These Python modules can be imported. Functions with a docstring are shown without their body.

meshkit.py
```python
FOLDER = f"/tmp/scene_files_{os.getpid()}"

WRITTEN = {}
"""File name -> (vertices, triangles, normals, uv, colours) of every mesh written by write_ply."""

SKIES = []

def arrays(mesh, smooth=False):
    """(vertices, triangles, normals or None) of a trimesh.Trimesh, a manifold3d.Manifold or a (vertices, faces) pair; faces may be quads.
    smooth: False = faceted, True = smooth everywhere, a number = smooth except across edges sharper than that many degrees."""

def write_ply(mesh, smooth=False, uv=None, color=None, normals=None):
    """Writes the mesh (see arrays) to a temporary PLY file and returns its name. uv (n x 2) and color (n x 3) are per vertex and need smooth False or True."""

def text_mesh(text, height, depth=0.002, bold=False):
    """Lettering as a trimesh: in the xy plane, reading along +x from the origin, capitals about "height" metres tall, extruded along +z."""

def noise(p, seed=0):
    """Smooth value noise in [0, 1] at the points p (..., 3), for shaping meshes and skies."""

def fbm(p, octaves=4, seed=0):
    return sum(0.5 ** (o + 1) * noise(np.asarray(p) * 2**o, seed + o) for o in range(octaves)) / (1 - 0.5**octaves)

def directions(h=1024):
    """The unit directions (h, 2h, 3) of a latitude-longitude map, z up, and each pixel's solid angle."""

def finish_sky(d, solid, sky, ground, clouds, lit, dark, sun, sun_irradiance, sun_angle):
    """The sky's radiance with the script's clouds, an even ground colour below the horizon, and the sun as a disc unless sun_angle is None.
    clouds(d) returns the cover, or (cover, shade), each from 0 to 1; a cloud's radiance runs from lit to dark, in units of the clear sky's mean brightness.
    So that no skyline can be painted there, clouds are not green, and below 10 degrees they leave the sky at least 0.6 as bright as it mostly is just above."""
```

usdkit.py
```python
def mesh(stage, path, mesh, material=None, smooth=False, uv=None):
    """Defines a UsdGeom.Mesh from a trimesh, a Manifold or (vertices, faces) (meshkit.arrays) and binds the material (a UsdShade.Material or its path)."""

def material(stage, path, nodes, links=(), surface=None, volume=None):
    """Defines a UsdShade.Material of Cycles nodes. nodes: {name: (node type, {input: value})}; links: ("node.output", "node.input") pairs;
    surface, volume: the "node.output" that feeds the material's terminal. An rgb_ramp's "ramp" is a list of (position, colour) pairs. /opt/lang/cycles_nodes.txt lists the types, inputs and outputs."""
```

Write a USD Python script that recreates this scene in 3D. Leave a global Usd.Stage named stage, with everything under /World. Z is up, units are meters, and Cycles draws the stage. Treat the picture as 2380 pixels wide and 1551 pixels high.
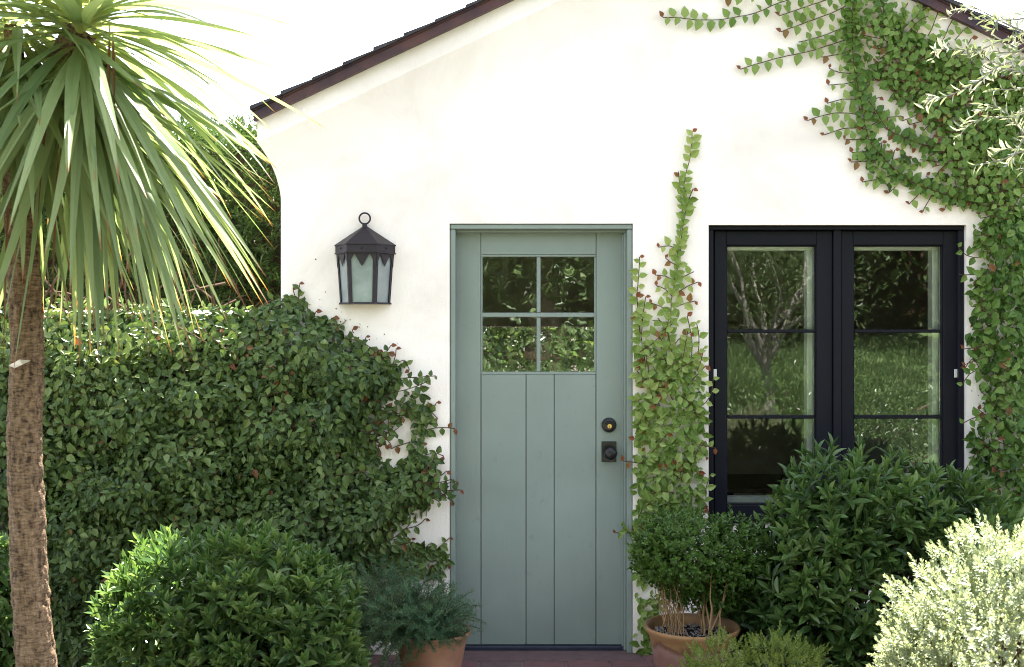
import math, random
import numpy as np, trimesh, shapely, usdkit, meshkit
from shapely.geometry import Polygon, LineString
from manifold3d import Manifold, CrossSection
from pxr import Usd, UsdGeom, UsdLux, UsdShade, Gf, Sdf, Vt

stage = Usd.Stage.CreateInMemory()
UsdGeom.SetStageUpAxis(stage, 'Z'); UsdGeom.SetStageMetersPerUnit(stage, 1.0)
UsdGeom.Xform.Define(stage, '/World'); UsdGeom.Scope.Define(stage, '/World/Looks')

# ------------------------------------------------------------------ camera, sky, sun, exposure
CD, FPX, EYE = 5.417, 2600.0, 1.6            # distance to the facade, focal length in 2380-wide pixels, eye height
EXPOSURE = 3.32
SKY_STRENGTH = 0.06
SUN = np.array([0.045, 0.44, 0.84]); SUN /= np.linalg.norm(SUN)
cam = UsdGeom.Camera.Define(stage, '/World/camera')
cam.CreateHorizontalApertureAttr(36.0); cam.CreateVerticalApertureAttr(36.0 * 667 / 1024)
cam.CreateFocalLengthAttr(36.0 * FPX / 2380)
cam.CreateFStopAttr(6.3); cam.CreateFocusDistanceAttr(5.2)
cam.CreateClippingRangeAttr((0.05, 5000.0))
cam.CreateExposureAttr(EXPOSURE)
UsdGeom.Xformable(cam).AddTransformOp().Set(Gf.Matrix4d(1, 0, 0, 0, 0, 0, 1, 0, 0, -1, 0, 0, 0, -CD, EYE, 1))

mat = lambda name, *a, **k: usdkit.material(stage, '/World/Looks/' + name, *a, **k)
sky_m = mat('sky', {'sky': ('sky_texture', {'sky_type': 'single_scattering', 'sun_disc': False, 'sun_elevation': float(math.asin(SUN[2])),
                                           'sun_rotation': float(math.atan2(SUN[0], SUN[1])), 'aerosol_density': 2.2, 'air_density': 1.0}),
                    'tc': ('texture_coordinate', {}), 'n': ('noise_texture', {'scale': 2.2, 'detail': 6.0, 'roughness': 0.6}), 'r': ('rgb_ramp', {'ramp': [(0.25, (0.7, 0.7, 0.7)), (0.7, (1, 1, 1))]}),
                    'veil': ('hsv', {'saturation': 0.42, 'value': 1.12}), 'mx': ('mix', {}), 'bg': ('background_shader', {'strength': SKY_STRENGTH})},
            [('tc.generated', 'n.vector'), ('n.fac', 'r.fac'), ('r.color', 'mx.fac'), ('sky.color', 'mx.color1'), ('sky.color', 'veil.color'), ('veil.color', 'mx.color2'), ('mx.color', 'bg.color')], surface='bg.background')
dome = UsdLux.DomeLight.Define(stage, '/World/sky')
UsdShade.MaterialBindingAPI.Apply(dome.GetPrim()).Bind(sky_m)
dome.GetPrim().SetCustomDataByKey('kind', 'structure')
sun = UsdLux.DistantLight.Define(stage, '/World/sun')
sun.CreateNormalizeAttr(True); sun.CreateIntensityAttr(1.25); sun.CreateAngleAttr(0.5); sun.CreateColorAttr(Gf.Vec3f(1.0, 0.95, 0.87))
zx = np.cross([0, 0, 1], SUN); zx /= np.linalg.norm(zx); zy = np.cross(SUN, zx)
UsdGeom.Xformable(sun).AddTransformOp().Set(Gf.Matrix4d(*zx, 0, *zy, 0, *SUN, 0, 0, 0, 0, 1))

# ------------------------------------------------------------------ helpers
RNG = np.random.default_rng(7)
CAMP = np.array([0, -CD, EYE])
def P(px, py, y=0.0):
    "a point of the place at depth y that is seen at photo position px, py (photo 2380 wide)"
    s = (CD + y) / FPX
    return np.array([(px - 1190) * s, y, EYE + (775.5 - py) * s])
def S(px, y=0.0): return px * (CD + y) / FPX

COUNT = {}
def fresh(parent, name):
    n = COUNT.get((parent, name), 0); COUNT[(parent, name)] = n + 1
    return f'{parent}/{name}' + (f'_{n:03d}' if n else '')
def data(prim, label=None, cat=None, group=None, kind=None):
    for k, v in (('label', label), ('category', cat), ('group', group), ('kind', kind)):
        if v: prim.SetCustomDataByKey(k, v)
def thing(name, label, cat, group=None, loc=None):
    p = fresh('/World', name); x = UsdGeom.Xform.Define(stage, p)
    if loc is not None: x.AddTranslateOp().Set(Gf.Vec3d(*map(float, loc)))
    data(x.GetPrim(), label, cat, group); return p
def sub(parent, name, label=None):
    p = fresh(parent, name); x = UsdGeom.Xform.Define(stage, p)
    data(x.GetPrim(), label); return p
def msh(parent, name, mesh, m, smooth=False, label=None, kind=None, cat=None, group=None):
    p = fresh(parent, name)
    o = usdkit.mesh(stage, p, mesh, m, smooth=smooth)
    data(o.GetPrim(), label, cat, group, kind); return p
def raw(parent, name, v, f, m, tint=None, kind=None, label=None):
    "a mesh from arrays with a tint colour for each vertex"
    p = fresh(parent, name); o = UsdGeom.Mesh.Define(stage, p)
    o.CreatePointsAttr(Vt.Vec3fArray.FromNumpy(np.ascontiguousarray(v, np.float32)))
    o.CreateFaceVertexCountsAttr(Vt.IntArray.FromNumpy(np.full(len(f), 3, np.int32)))
    o.CreateFaceVertexIndicesAttr(Vt.IntArray.FromNumpy(np.ascontiguousarray(f, np.int32).ravel()))
    o.CreateSubdivisionSchemeAttr('none'); o.CreateDoubleSidedAttr(True)
    if tint is not None:
        UsdGeom.PrimvarsAPI(o).CreatePrimvar('tint', Sdf.ValueTypeNames.Color3fArray, 'vertex').Set(Vt.Vec3fArray.FromNumpy(np.ascontiguousarray(tint, np.float32)))
    UsdShade.MaterialBindingAPI.Apply(o.GetPrim()).Bind(m)
    data(o.GetPrim(), label, kind=kind); return p
def box(x0, x1, y0, y1, z0, z1, bev=0.0):
    if bev <= 0:
        b = trimesh.creation.box([x1 - x0, y1 - y0, z1 - z0]); b.apply_translation([(x0 + x1) / 2, (y0 + y1) / 2, (z0 + z1) / 2]); return b
    b = bev; pts = []
    for sx in (0, 1):
        for sy in (0, 1):
            for sz in (0, 1):
                X, Y, Z = (x0, x1)[sx], (y0, y1)[sy], (z0, z1)[sz]
                dx, dy, dz = (b, -b)[sx], (b, -b)[sy], (b, -b)[sz]
                pts += [(X + dx, Y + dy, Z), (X + dx, Y, Z + dz), (X, Y + dy, Z + dz)]
    return Manifold.hull_points(np.array(pts))
def tm(m):
    if isinstance(m, trimesh.Trimesh): return m
    q = m.to_mesh(); return trimesh.Trimesh(q.vert_properties[:, :3], q.tri_verts, process=False)
def join(*ms): return trimesh.util.concatenate([tm(m) for m in ms])
def tube(pts, radii, sides=6):
    p = np.asarray(pts, float); n = len(p); t = np.gradient(p, axis=0); t /= np.linalg.norm(t, axis=1, keepdims=True) + 1e-12
    a = np.cross(t, np.where(np.abs(t[:, 1:2]) < 0.9, [[0, 1.0, 0]], [[1.0, 0, 0]])); a /= np.linalg.norm(a, axis=1, keepdims=True) + 1e-12
    b = np.cross(t, a); g = np.arange(sides) * 2 * np.pi / sides
    r = np.broadcast_to(radii, (n,))[:, None, None]
    v = (p[:, None] + r * (np.cos(g)[None, :, None] * a[:, None] + np.sin(g)[None, :, None] * b[:, None])).reshape(-1, 3)
    f = []
    for i in range(n - 1):
        for j in range(sides):
            q = [i * sides + j, i * sides + (j + 1) % sides, (i + 1) * sides + (j + 1) % sides, (i + 1) * sides + j]
            f += [[q[0], q[1], q[2]], [q[0], q[2], q[3]]]
    return trimesh.Trimesh(v, np.array(f), process=False)
def resample(pts, step):
    p = np.asarray(pts, float); d = np.r_[0, np.cumsum(np.linalg.norm(np.diff(p, axis=0), axis=1))]
    n = max(2, int(d[-1] / step) + 1); q = np.linspace(0, d[-1], n)
    if len(p) > 3:
        from scipy.interpolate import PchipInterpolator
        return np.stack([PchipInterpolator(d, p[:, k])(q) for k in range(p.shape[1])], 1)
    return np.stack([np.interp(q, d, p[:, k]) for k in range(p.shape[1])], 1)
def lathe(profile, n=48, jit=0):
    pr = np.asarray(profile, float); g = np.arange(n) * 2 * np.pi / n
    v = np.stack([pr[:, None, 0] * np.cos(g), pr[:, None, 0] * np.sin(g), np.broadcast_to(pr[:, 1:2], (len(pr), n))], -1).reshape(-1, 3)
    f = []
    for i in range(len(pr) - 1):
        for j in range(n):
            a, b, c, d = i * n + j, i * n + (j + 1) % n, (i + 1) * n + (j + 1) % n, (i + 1) * n + j
            f += [[a, b, c], [a, c, d]]
    return trimesh.Trimesh(v, np.array(f), process=False)
def unit(a): return a / (np.linalg.norm(a, axis=-1, keepdims=True) + 1e-12)

# ---- leaves
def leaf_tpl(n=4, kind='ovate', fold=0.25, curl=0.15, wave=0.0):
    "unit leaf along +x, half width 0.5 along y, normal +z; (verts, faces, along)"
    t = np.linspace(0, 1, n + 1)
    w = {'ovate': np.sin(np.pi * np.clip(t, 0, 1) ** 0.72) ** 0.85, 'lance': np.sin(np.pi * t ** 0.95) ** 0.8, 'obov': np.sin(np.pi * t ** 1.35) ** 0.75,
         'strap': np.minimum(1, 0.45 + 1.9 * t) * np.clip((1 - t) / 0.62, 0.0, 1) ** 0.8}[kind] * 0.5
    w[-1] = 0.004
    if kind != 'strap': w[0] = 0.03
    z = -curl * t ** 2
    v = []
    for i in range(n + 1):
        up = fold * w[i] * 2
        v += [[t[i], -w[i], z[i] + up * 0.5 + wave * math.sin(9 * t[i])], [t[i], 0, z[i]], [t[i], w[i], z[i] + up * 0.5 - wave * math.sin(9 * t[i])]]
    f = []
    for i in range(n):
        a = 3 * i
        for k in (0, 1):
            f += [[a + k, a + 3 + k, a + 4 + k], [a + k, a + 4 + k, a + 1 + k]]
    return np.array(v), np.array(f), np.repeat(t, 3)
DIAMOND = (np.array([[0, 0, 0], [0.45, -0.5, 0.06], [1, 0, -0.1], [0.45, 0.5, 0.06]], float), np.array([[0, 1, 2], [0, 2, 3]]), np.array([0, 0.45, 1, 0.45]))
class Leaves:
    "collects leaves of one plant; writes the 300 that show largest as parts and the rest as one part"
    def __init__(self, tpl):
        self.tpl = tpl; self.P, self.D, self.N, self.L, self.W, self.A, self.K = [], [], [], [], [], [], []
    def add(self, p, d, n, l, w, age=0.0, tone=np.nan):
        p = np.atleast_2d(p); k = len(p); self.K.append(np.broadcast_to(tone, (k,)))
        self.P.append(p); self.D.append(np.broadcast_to(d, (k, 3))); self.N.append(np.broadcast_to(n, (k, 3)))
        self.L.append(np.broadcast_to(l, (k,))); self.W.append(np.broadcast_to(w, (k,))); self.A.append(np.broadcast_to(age, (k,)))
    def build(self):
        Pp, D, N = np.vstack(self.P), unit(np.vstack(self.D)), np.vstack(self.N)
        L, W, A = map(np.concatenate, (self.L, self.W, self.A))
        Y = unit(np.cross(N, D)); Z = np.cross(D, Y)
        tv, tf, ta = self.tpl
        V = Pp[:, None] + L[:, None, None] * tv[None, :, :1] * D[:, None] + W[:, None, None] * tv[None, :, 1:2] * Y[:, None] + L[:, None, None] * tv[None, :, 2:] * Z[:, None]
        r = RNG.random(len(Pp))
        big = meshkit.noise(Pp * 3.1, 5)
        tone = np.clip(0.62 * r + 0.38 * big, 0, 1); K = np.concatenate(self.K); tone = np.where(np.isnan(K), tone, np.clip(K + 0.35 * (r - 0.5), 0, 1))
        T = np.stack([np.broadcast_to(tone[:, None], V.shape[:2]), np.broadcast_to(A[:, None], V.shape[:2]), np.broadcast_to(ta[None], V.shape[:2])], -1)
        return V, T, Z, L, W, Pp
    def write(self, parent, m, n=300, front=0.0, name='leaf', rest='foliage'):
        V, T, Z, L, W, Pp = self.build(); f = self.tpl[1]; k = V.shape[1]
        if n:
            to = Pp - CAMP; dist = np.linalg.norm(to, axis=1); c = V.mean(1); D = c[:, 1] + CD
            sx, sz = c[:, 0] / D * FPX + 1190, 775.5 - (c[:, 2] - EYE) / D * FPX
            ok = (sx > 5) & (sx < 2375) & (sz > 5) & (sz < 1545) & (D > 0.5)
            score = np.abs((Z * to).sum(1) / dist) * L * W / dist ** 2
            score = score / (score.max() + 1e-12) - front * (c[:, 1] - np.percentile(c[:, 1], 2))
            score[~ok] = -1e9
            pick = np.argsort(-score)[:n]; pick = pick[score[pick] > -1e8]
        else: pick = np.array([], int)
        for i in pick: raw(parent, name, V[i], f, m, T[i])
        left = np.setdiff1d(np.arange(len(V)), pick)
        if len(left):
            F = (f[None] + (np.arange(len(left)) * k)[:, None, None]).reshape(-1, 3)
            raw(parent, rest, V[left].reshape(-1, 3), F, m, T[left].reshape(-1, 3), kind='stuff')

# ------------------------------------------------------------------ materials
def simple(name, col, rough=0.6, spec=0.4, metal=0.0, var=0.0, scale=6.0, bump=0.0, bscale=60.0, dist=0.01, col2=None, coat=0.0):
    n = {'g': ('texture_coordinate', {}), 'p': ('principled_bsdf', {'roughness': rough, 'specular_ior_level': spec, 'metallic': metal, 'base_color': col, 'coat_weight': coat})}; l = []
    if var or col2:
        c2 = col2 or tuple(c * (1 - var) for c in col)
        n['n'] = ('noise_texture', {'scale': scale, 'detail': 6.0, 'roughness': 0.62}); n['r'] = ('rgb_ramp', {'ramp': [(0.33, c2), (0.66, col)]})
        l += [('g.object', 'n.vector'), ('n.fac', 'r.fac'), ('r.color', 'p.base_color')]
    if bump:
        n['bn'] = ('noise_texture', {'scale': bscale, 'detail': 5.0, 'roughness': 0.6}); n['b'] = ('bump', {'strength': bump, 'distance': dist})
        l += [('g.object', 'bn.vector'), ('bn.fac', 'b.height'), ('b.normal', 'p.normal')]
    return mat(name, n, l, surface='p.BSDF')
def leaf_mat(name, ramp, old=(0.2, 0.03, 0.015), trans=0.3, tcol=1.4, rough=0.42, spec=0.45, tip=None, base=None, back=None):
    n = {'a': ('attribute', {'attribute': 'tint'}), 's': ('separate_color', {}), 'r': ('rgb_ramp', {'ramp': ramp}), 'm': ('mix', {'color2': old}),
         'p': ('principled_bsdf', {'roughness': rough, 'specular_ior_level': spec}), 'tc': ('mix', {'mix_type': 'multiply', 'fac': 1.0, 'color2': (tcol * 1.05, tcol, tcol * 0.6)}),
         't': ('translucent_bsdf', {}), 'x': ('mix_closure', {'fac': trans})}
    l = [('a.color', 's.color'), ('s.r', 'r.fac'), ('r.color', 'm.color1'), ('s.g', 'm.fac'), ('tc.color', 't.color'), ('p.BSDF', 'x.closure1'), ('t.BSDF', 'x.closure2')]
    out = 'm.color'
    if tip:
        n['tr'] = ('rgb_ramp', {'ramp': [(tip[0], (0, 0, 0)), (tip[1], (1, 1, 1))]}); n['tm'] = ('mix', {'color2': tip[2]})
        l += [('s.b', 'tr.fac'), ('tr.color', 'tm.fac'), (out, 'tm.color1')]; out = 'tm.color'
    if base:
        n['br'] = ('rgb_ramp', {'ramp': [(base[0], (1, 1, 1)), (base[1], (0, 0, 0))]}); n['bm'] = ('mix', {'color2': base[2]})
        l += [('s.b', 'br.fac'), ('br.color', 'bm.fac'), (out, 'bm.color1')]; out = 'bm.color'
    if back:
        n['gg'] = ('geometry', {}); n['bk'] = ('mix', {'color2': back}); l += [('gg.backfacing', 'bk.fac'), (out, 'bk.color1')]; out = 'bk.color'
    l += [(out, 'p.base_color'), (out, 'tc.color1')]
    return mat(name, n, l, surface='x.closure')

M = {}
def stucco(name, col, col2):
    n = {'g': ('geometry', {}), 'n1': ('noise_texture', {'scale': 1.3, 'detail': 7.0, 'roughness': 0.65, 'distortion': 0.6}), 'r': ('rgb_ramp', {'ramp': [(0.30, col2), (0.57, col), (0.8, tuple(min(0.88, c * 1.03) for c in col))]}),
         'mp': ('mapping', {'scale': (1.0, 1.0, 0.35)}), 'n2': ('noise_texture', {'scale': 9.0, 'detail': 8.0, 'roughness': 0.7}), 'n3': ('noise_texture', {'scale': 110.0, 'detail': 3.0}),
         'mm': ('math', {'math_type': 'multiply_add', 'value2': 0.18}), 'b': ('bump', {'strength': 0.5, 'distance': 0.012}), 'p': ('principled_bsdf', {'roughness': 0.9, 'specular_ior_level': 0.2})}
    l = [('g.position', 'n1.vector'), ('n1.fac', 'r.fac'), ('r.color', 'p.base_color'), ('g.position', 'mp.vector'), ('mp.vector', 'n2.vector'), ('g.position', 'n3.vector'),
         ('n3.fac', 'mm.value1'), ('n2.fac', 'mm.value3'), ('mm.value', 'b.height'), ('b.normal', 'p.normal')]
    return mat(name, n, l, surface='p.BSDF')
M['stucco'] = stucco('cream_stucco', (0.84, 0.76, 0.715), (0.67, 0.60, 0.545))
M['stucco2'] = stucco('garden_stucco', (0.78, 0.74, 0.66), (0.62, 0.57, 0.49))
M['copper'] = simple('dark_copper', (0.085, 0.036, 0.034), 0.45, 0.4, 0.25, col2=(0.024, 0.016, 0.028), scale=5, bump=0.15, bscale=25)
M['shingle'] = simple('dark_shingle', (0.05, 0.045, 0.05), 0.8, 0.3, var=0.5, scale=30, bump=0.5, bscale=160, dist=0.004)
def door_paint(name, col):
    n = {'g': ('geometry', {}), 'mp': ('mapping', {'scale': (26.0, 10.0, 1.4)}), 'n': ('noise_texture', {'scale': 3.0, 'detail': 7.0, 'roughness': 0.65}), 'n2': ('noise_texture', {'scale': 1.6, 'detail': 4.0}),
         'r': ('rgb_ramp', {'ramp': [(0.25, tuple(c * 0.80 for c in col)), (0.6, col), (0.85, tuple(c * 1.10 for c in col))]}), 'n3': ('noise_texture', {'scale': 17.0, 'detail': 9.0, 'roughness': 0.72}), 'r3': ('rgb_ramp', {'ramp': [(0.60, (0, 0, 0)), (0.72, (0.55, 0.55, 0.55))]}), 'mx': ('mix', {'color2': tuple(c * 0.62 for c in col)}),
         'b': ('bump', {'strength': 0.22, 'distance': 0.004}), 'p': ('principled_bsdf', {'roughness': 0.48, 'specular_ior_level': 0.4})}
    l = [('g.position', 'mp.vector'), ('mp.vector', 'n.vector'), ('g.position', 'n2.vector'), ('n2.fac', 'r.fac'), ('g.position', 'n3.vector'), ('n3.fac', 'r3.fac'), ('r3.color', 'mx.fac'), ('r.color', 'mx.color1'), ('mx.color', 'p.base_color'), ('n.fac', 'b.height'), ('b.normal', 'p.normal')]
    return mat(name, n, l, surface='p.BSDF')
M['door'] = door_paint('sage_paint', (0.212, 0.25, 0.226))
M['black'] = simple('black_paint', (0.006, 0.006, 0.010), 0.45, 0.16, bump=0.05, bscale=40)
M['iron'] = simple('bronze_iron', (0.022, 0.016, 0.022), 0.5, 0.4, 0.2, var=0.4, scale=25, bump=0.3, bscale=70, dist=0.004)
M['hardware'] = simple('black_hardware', (0.012, 0.011, 0.012), 0.28, 0.5, 0.3)
M['brass'] = simple('brass', (0.7, 0.45, 0.16), 0.3, 0.5, 1.0)
M['alu'] = simple('pale_metal', (0.62, 0.60, 0.58), 0.45, 0.5, 0.2)
M['frost'] = simple('frosted_glass', (0.24, 0.27, 0.265), 0.22, 0.6, col2=(0.15, 0.18, 0.175), scale=9)
M['liner'] = simple('pale_green_liner', (0.87, 0.88, 0.85), 0.6, 0.3)
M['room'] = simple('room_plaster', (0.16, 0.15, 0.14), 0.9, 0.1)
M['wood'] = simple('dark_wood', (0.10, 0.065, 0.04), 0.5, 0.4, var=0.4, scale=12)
M['paper'] = simple('white_paper', (0.85, 0.85, 0.82), 0.8, 0.2)
M['threshold'] = simple('threshold_metal', (0.03, 0.035, 0.06), 0.4, 0.5, 0.4, var=0.4, scale=20)
M['terracotta'] = simple('terracotta', (0.36, 0.185, 0.115), 0.8, 0.25, col2=(0.26, 0.13, 0.085), scale=9, bump=0.25, bscale=55, dist=0.006)
M['soil'] = simple('soil', (0.045, 0.032, 0.024), 0.95, 0.1, var=0.6, scale=40, bump=0.8, bscale=70, dist=0.02)
M['pebble'] = simple('perlite', (0.27, 0.25, 0.25), 0.9, 0.2)
M['gravel'] = simple('pale_gravel', (0.13, 0.115, 0.10), 0.9, 0.2, var=0.35, scale=3, bump=0.8, bscale=90, dist=0.02)
M['brick'] = simple('red_brick', (0.19, 0.095, 0.09), 0.8, 0.25, col2=(0.13, 0.075, 0.08), scale=18, bump=0.4, bscale=80, dist=0.005)
M['brick2'] = simple('brown_brick', (0.15, 0.095, 0.095), 0.8, 0.25, col2=(0.11, 0.072, 0.075), scale=18, bump=0.4, bscale=80, dist=0.005)
M['mortar'] = simple('mortar', (0.22, 0.17, 0.16), 0.9, 0.2, var=0.3, scale=30)
M['bark'] = simple('bark', (0.22, 0.17, 0.12), 0.9, 0.2, var=0.55, scale=14, bump=0.8, bscale=30, dist=0.02)
M['olive_bark'] = simple('olive_bark', (0.33, 0.31, 0.27), 0.9, 0.2, var=0.5, scale=10, bump=0.8, bscale=25, dist=0.02)
M['twig'] = simple('tan_twig', (0.34, 0.21, 0.11), 0.8, 0.2, var=0.4, scale=30)
M['stem'] = simple('brown_stem', (0.10, 0.055, 0.032), 0.8, 0.2, var=0.3, scale=30)
M['meadow'] = simple('meadow_soil', (0.15, 0.22, 0.09), 0.95, 0.1, col2=(0.06, 0.10, 0.035), scale=1.6)
# palm trunk: ringed, cracked bark
M['palm_bark'] = mat('palm_bark', {'g': ('geometry', {}), 'mp': ('mapping', {'scale': (1.0, 1.0, 3.6)}), 'mv': ('mapping', {'scale': (1.0, 1.0, 0.35)}), 'n': ('noise_texture', {'scale': 40.0, 'detail': 7.0, 'roughness': 0.65, 'distortion': 0.4}),
    'nv': ('noise_texture', {'scale': 75.0, 'detail': 5.0, 'roughness': 0.6}), 'mi': ('math', {'math_type': 'multiply'}), 'r': ('rgb_ramp', {'ramp': [(0.15, (0.035, 0.022, 0.014)), (0.21, (0.13, 0.085, 0.05)), (0.28, (0.22, 0.145, 0.085)), (0.40, (0.34, 0.24, 0.15))]}),
    'b': ('bump', {'strength': 1.0, 'distance': 0.03}), 'p': ('principled_bsdf', {'roughness': 0.85, 'specular_ior_level': 0.2})},
    [('g.position', 'mp.vector'), ('mp.vector', 'n.vector'), ('g.position', 'mv.vector'), ('mv.vector', 'nv.vector'), ('n.fac', 'mi.value1'), ('nv.fac', 'mi.value2'), ('mi.value', 'r.fac'), ('r.color', 'p.base_color'), ('mi.value', 'b.height'), ('b.normal', 'p.normal')], surface='p.BSDF')
# glazed, stained pot on the right
M['glazed'] = mat('stained_terracotta', {'g': ('geometry', {}), 'z': ('separate_xyz', {}), 'n': ('noise_texture', {'scale': 11.0, 'detail': 5.0}), 'a': ('math', {'math_type': 'multiply_add', 'value2': 0.10}),
    'mr': ('map_range', {'from_min': 0.19, 'from_max': 0.41, 'clamp': True}), 'r': ('rgb_ramp', {'ramp': [(0.0, (0.12, 0.06, 0.045)), (0.35, (0.15, 0.075, 0.06)), (0.5, (0.20, 0.115, 0.095)), (0.60, (0.09, 0.04, 0.022)), (0.68, (0.22, 0.115, 0.05)), (0.9, (0.27, 0.15, 0.07)), (1.0, (0.22, 0.14, 0.085))]}),
    'nb': ('noise_texture', {'scale': 60.0, 'detail': 4.0}), 'b': ('bump', {'strength': 0.25, 'distance': 0.005}), 'p': ('principled_bsdf', {'roughness': 0.42, 'specular_ior_level': 0.4})},
    [('g.position', 'z.vector'), ('g.position', 'n.vector'), ('n.fac', 'a.value1'), ('z.z', 'a.value3'), ('a.value', 'mr.value'), ('mr.result', 'r.fac'), ('r.color', 'p.base_color'), ('g.position', 'nb.vector'), ('nb.fac', 'b.height'), ('b.normal', 'p.normal')], surface='p.BSDF')
def glass(name, ior, wavy):
    n = {'f': ('fresnel', {'IOR': ior}), 't': ('transparent_bsdf', {'color': (0.97, 0.985, 0.975)}), 'g': ('glossy_bsdf', {'roughness': 0.0, 'color': (1, 1, 1)}), 'x': ('mix_closure', {})}
    l = [('f.fac', 'x.fac'), ('t.BSDF', 'x.closure1'), ('g.BSDF', 'x.closure2')]
    if wavy:
        n.update({'c': ('geometry', {}), 'n': ('noise_texture', {'scale': 9.0, 'detail': 1.5}), 'b': ('bump', {'strength': 1.0, 'distance': wavy})})
        l += [('c.position', 'n.vector'), ('n.fac', 'b.height'), ('b.normal', 'g.normal')]
    return mat(name, n, l, surface='x.closure')
M['pane'] = glass('window_glass', 1.58, 0.0001)
M['oldpane'] = glass('old_glass', 2.1, 0.0007)
G = lambda *a: [(i / (len(a) - 1), c) for i, c in enumerate(a)]
M['fig'] = leaf_mat('fig_leaf', G((0.024, 0.060, 0.012), (0.068, 0.14, 0.026), (0.125, 0.22, 0.044), (0.27, 0.36, 0.11)), old=(0.20, 0.055, 0.03), trans=0.18, rough=0.5, spec=0.3)
M['fig_dark'] = leaf_mat('dark_fig_leaf', G((0.022, 0.050, 0.013), (0.060, 0.108, 0.028), (0.115, 0.175, 0.045), (0.25, 0.30, 0.11)), old=(0.20, 0.06, 0.03), trans=0.14, rough=0.42, spec=0.4)
M['fig_pale'] = leaf_mat('pale_fig_leaf', G((0.07, 0.14, 0.026), (0.15, 0.24, 0.052), (0.25, 0.35, 0.095), (0.40, 0.46, 0.18)), old=(0.24, 0.055, 0.03), trans=0.3, rough=0.5, spec=0.3)
M['palm'] = leaf_mat('palm_leaf', G((0.125, 0.185, 0.085), (0.19, 0.255, 0.125), (0.26, 0.325, 0.165)), old=(0.13, 0.06, 0.03), trans=0.36, tcol=1.6, rough=0.5, spec=0.3, tip=(0.90, 0.97, (0.22, 0.09, 0.03)), base=(0.03, 0.16, (0.30, 0.33, 0.14)))
M['pitto'] = leaf_mat('shrub_leaf', G((0.024, 0.062, 0.018), (0.085, 0.16, 0.046), (0.21, 0.30, 0.10)), trans=0.28, rough=0.32, spec=0.55)
M['hedge'] = leaf_mat('hedge_leaf', G((0.03, 0.06, 0.018), (0.055, 0.10, 0.03), (0.10, 0.16, 0.05)), trans=0.2)
M['tuft'] = leaf_mat('tuft_leaf', G((0.16, 0.205, 0.125), (0.235, 0.28, 0.185), (0.35, 0.385, 0.29)), trans=0.42, tcol=1.35, rough=0.45)
M['low'] = leaf_mat('low_tuft_leaf', G((0.09, 0.15, 0.03), (0.15, 0.21, 0.045), (0.24, 0.29, 0.07)), trans=0.35, rough=0.5)
M['rosemary'] = leaf_mat('rosemary_leaf', G((0.04, 0.105, 0.055), (0.075, 0.16, 0.085), (0.18, 0.27, 0.15)), trans=0.25, rough=0.5)
M['boxw'] = leaf_mat('boxwood_leaf', G((0.035, 0.085, 0.015), (0.06, 0.125, 0.022), (0.11, 0.19, 0.035)), trans=0.25, rough=0.35)
M['olive'] = leaf_mat('olive_leaf', G((0.12, 0.16, 0.10), (0.2, 0.25, 0.165), (0.32, 0.35, 0.27)), old=(0.4, 0.2, 0.04), trans=0.25, tcol=1.2, back=(0.36, 0.38, 0.35))
M['tree'] = leaf_mat('tree_leaf', G((0.03, 0.06, 0.018), (0.065, 0.11, 0.035), (0.13, 0.18, 0.065)), trans=0.3)
M['grass'] = leaf_mat('meadow_grass', G((0.04, 0.085, 0.025), (0.11, 0.18, 0.07), (0.20, 0.27, 0.13)), trans=0.3, rough=0.8, spec=0.05)

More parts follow.
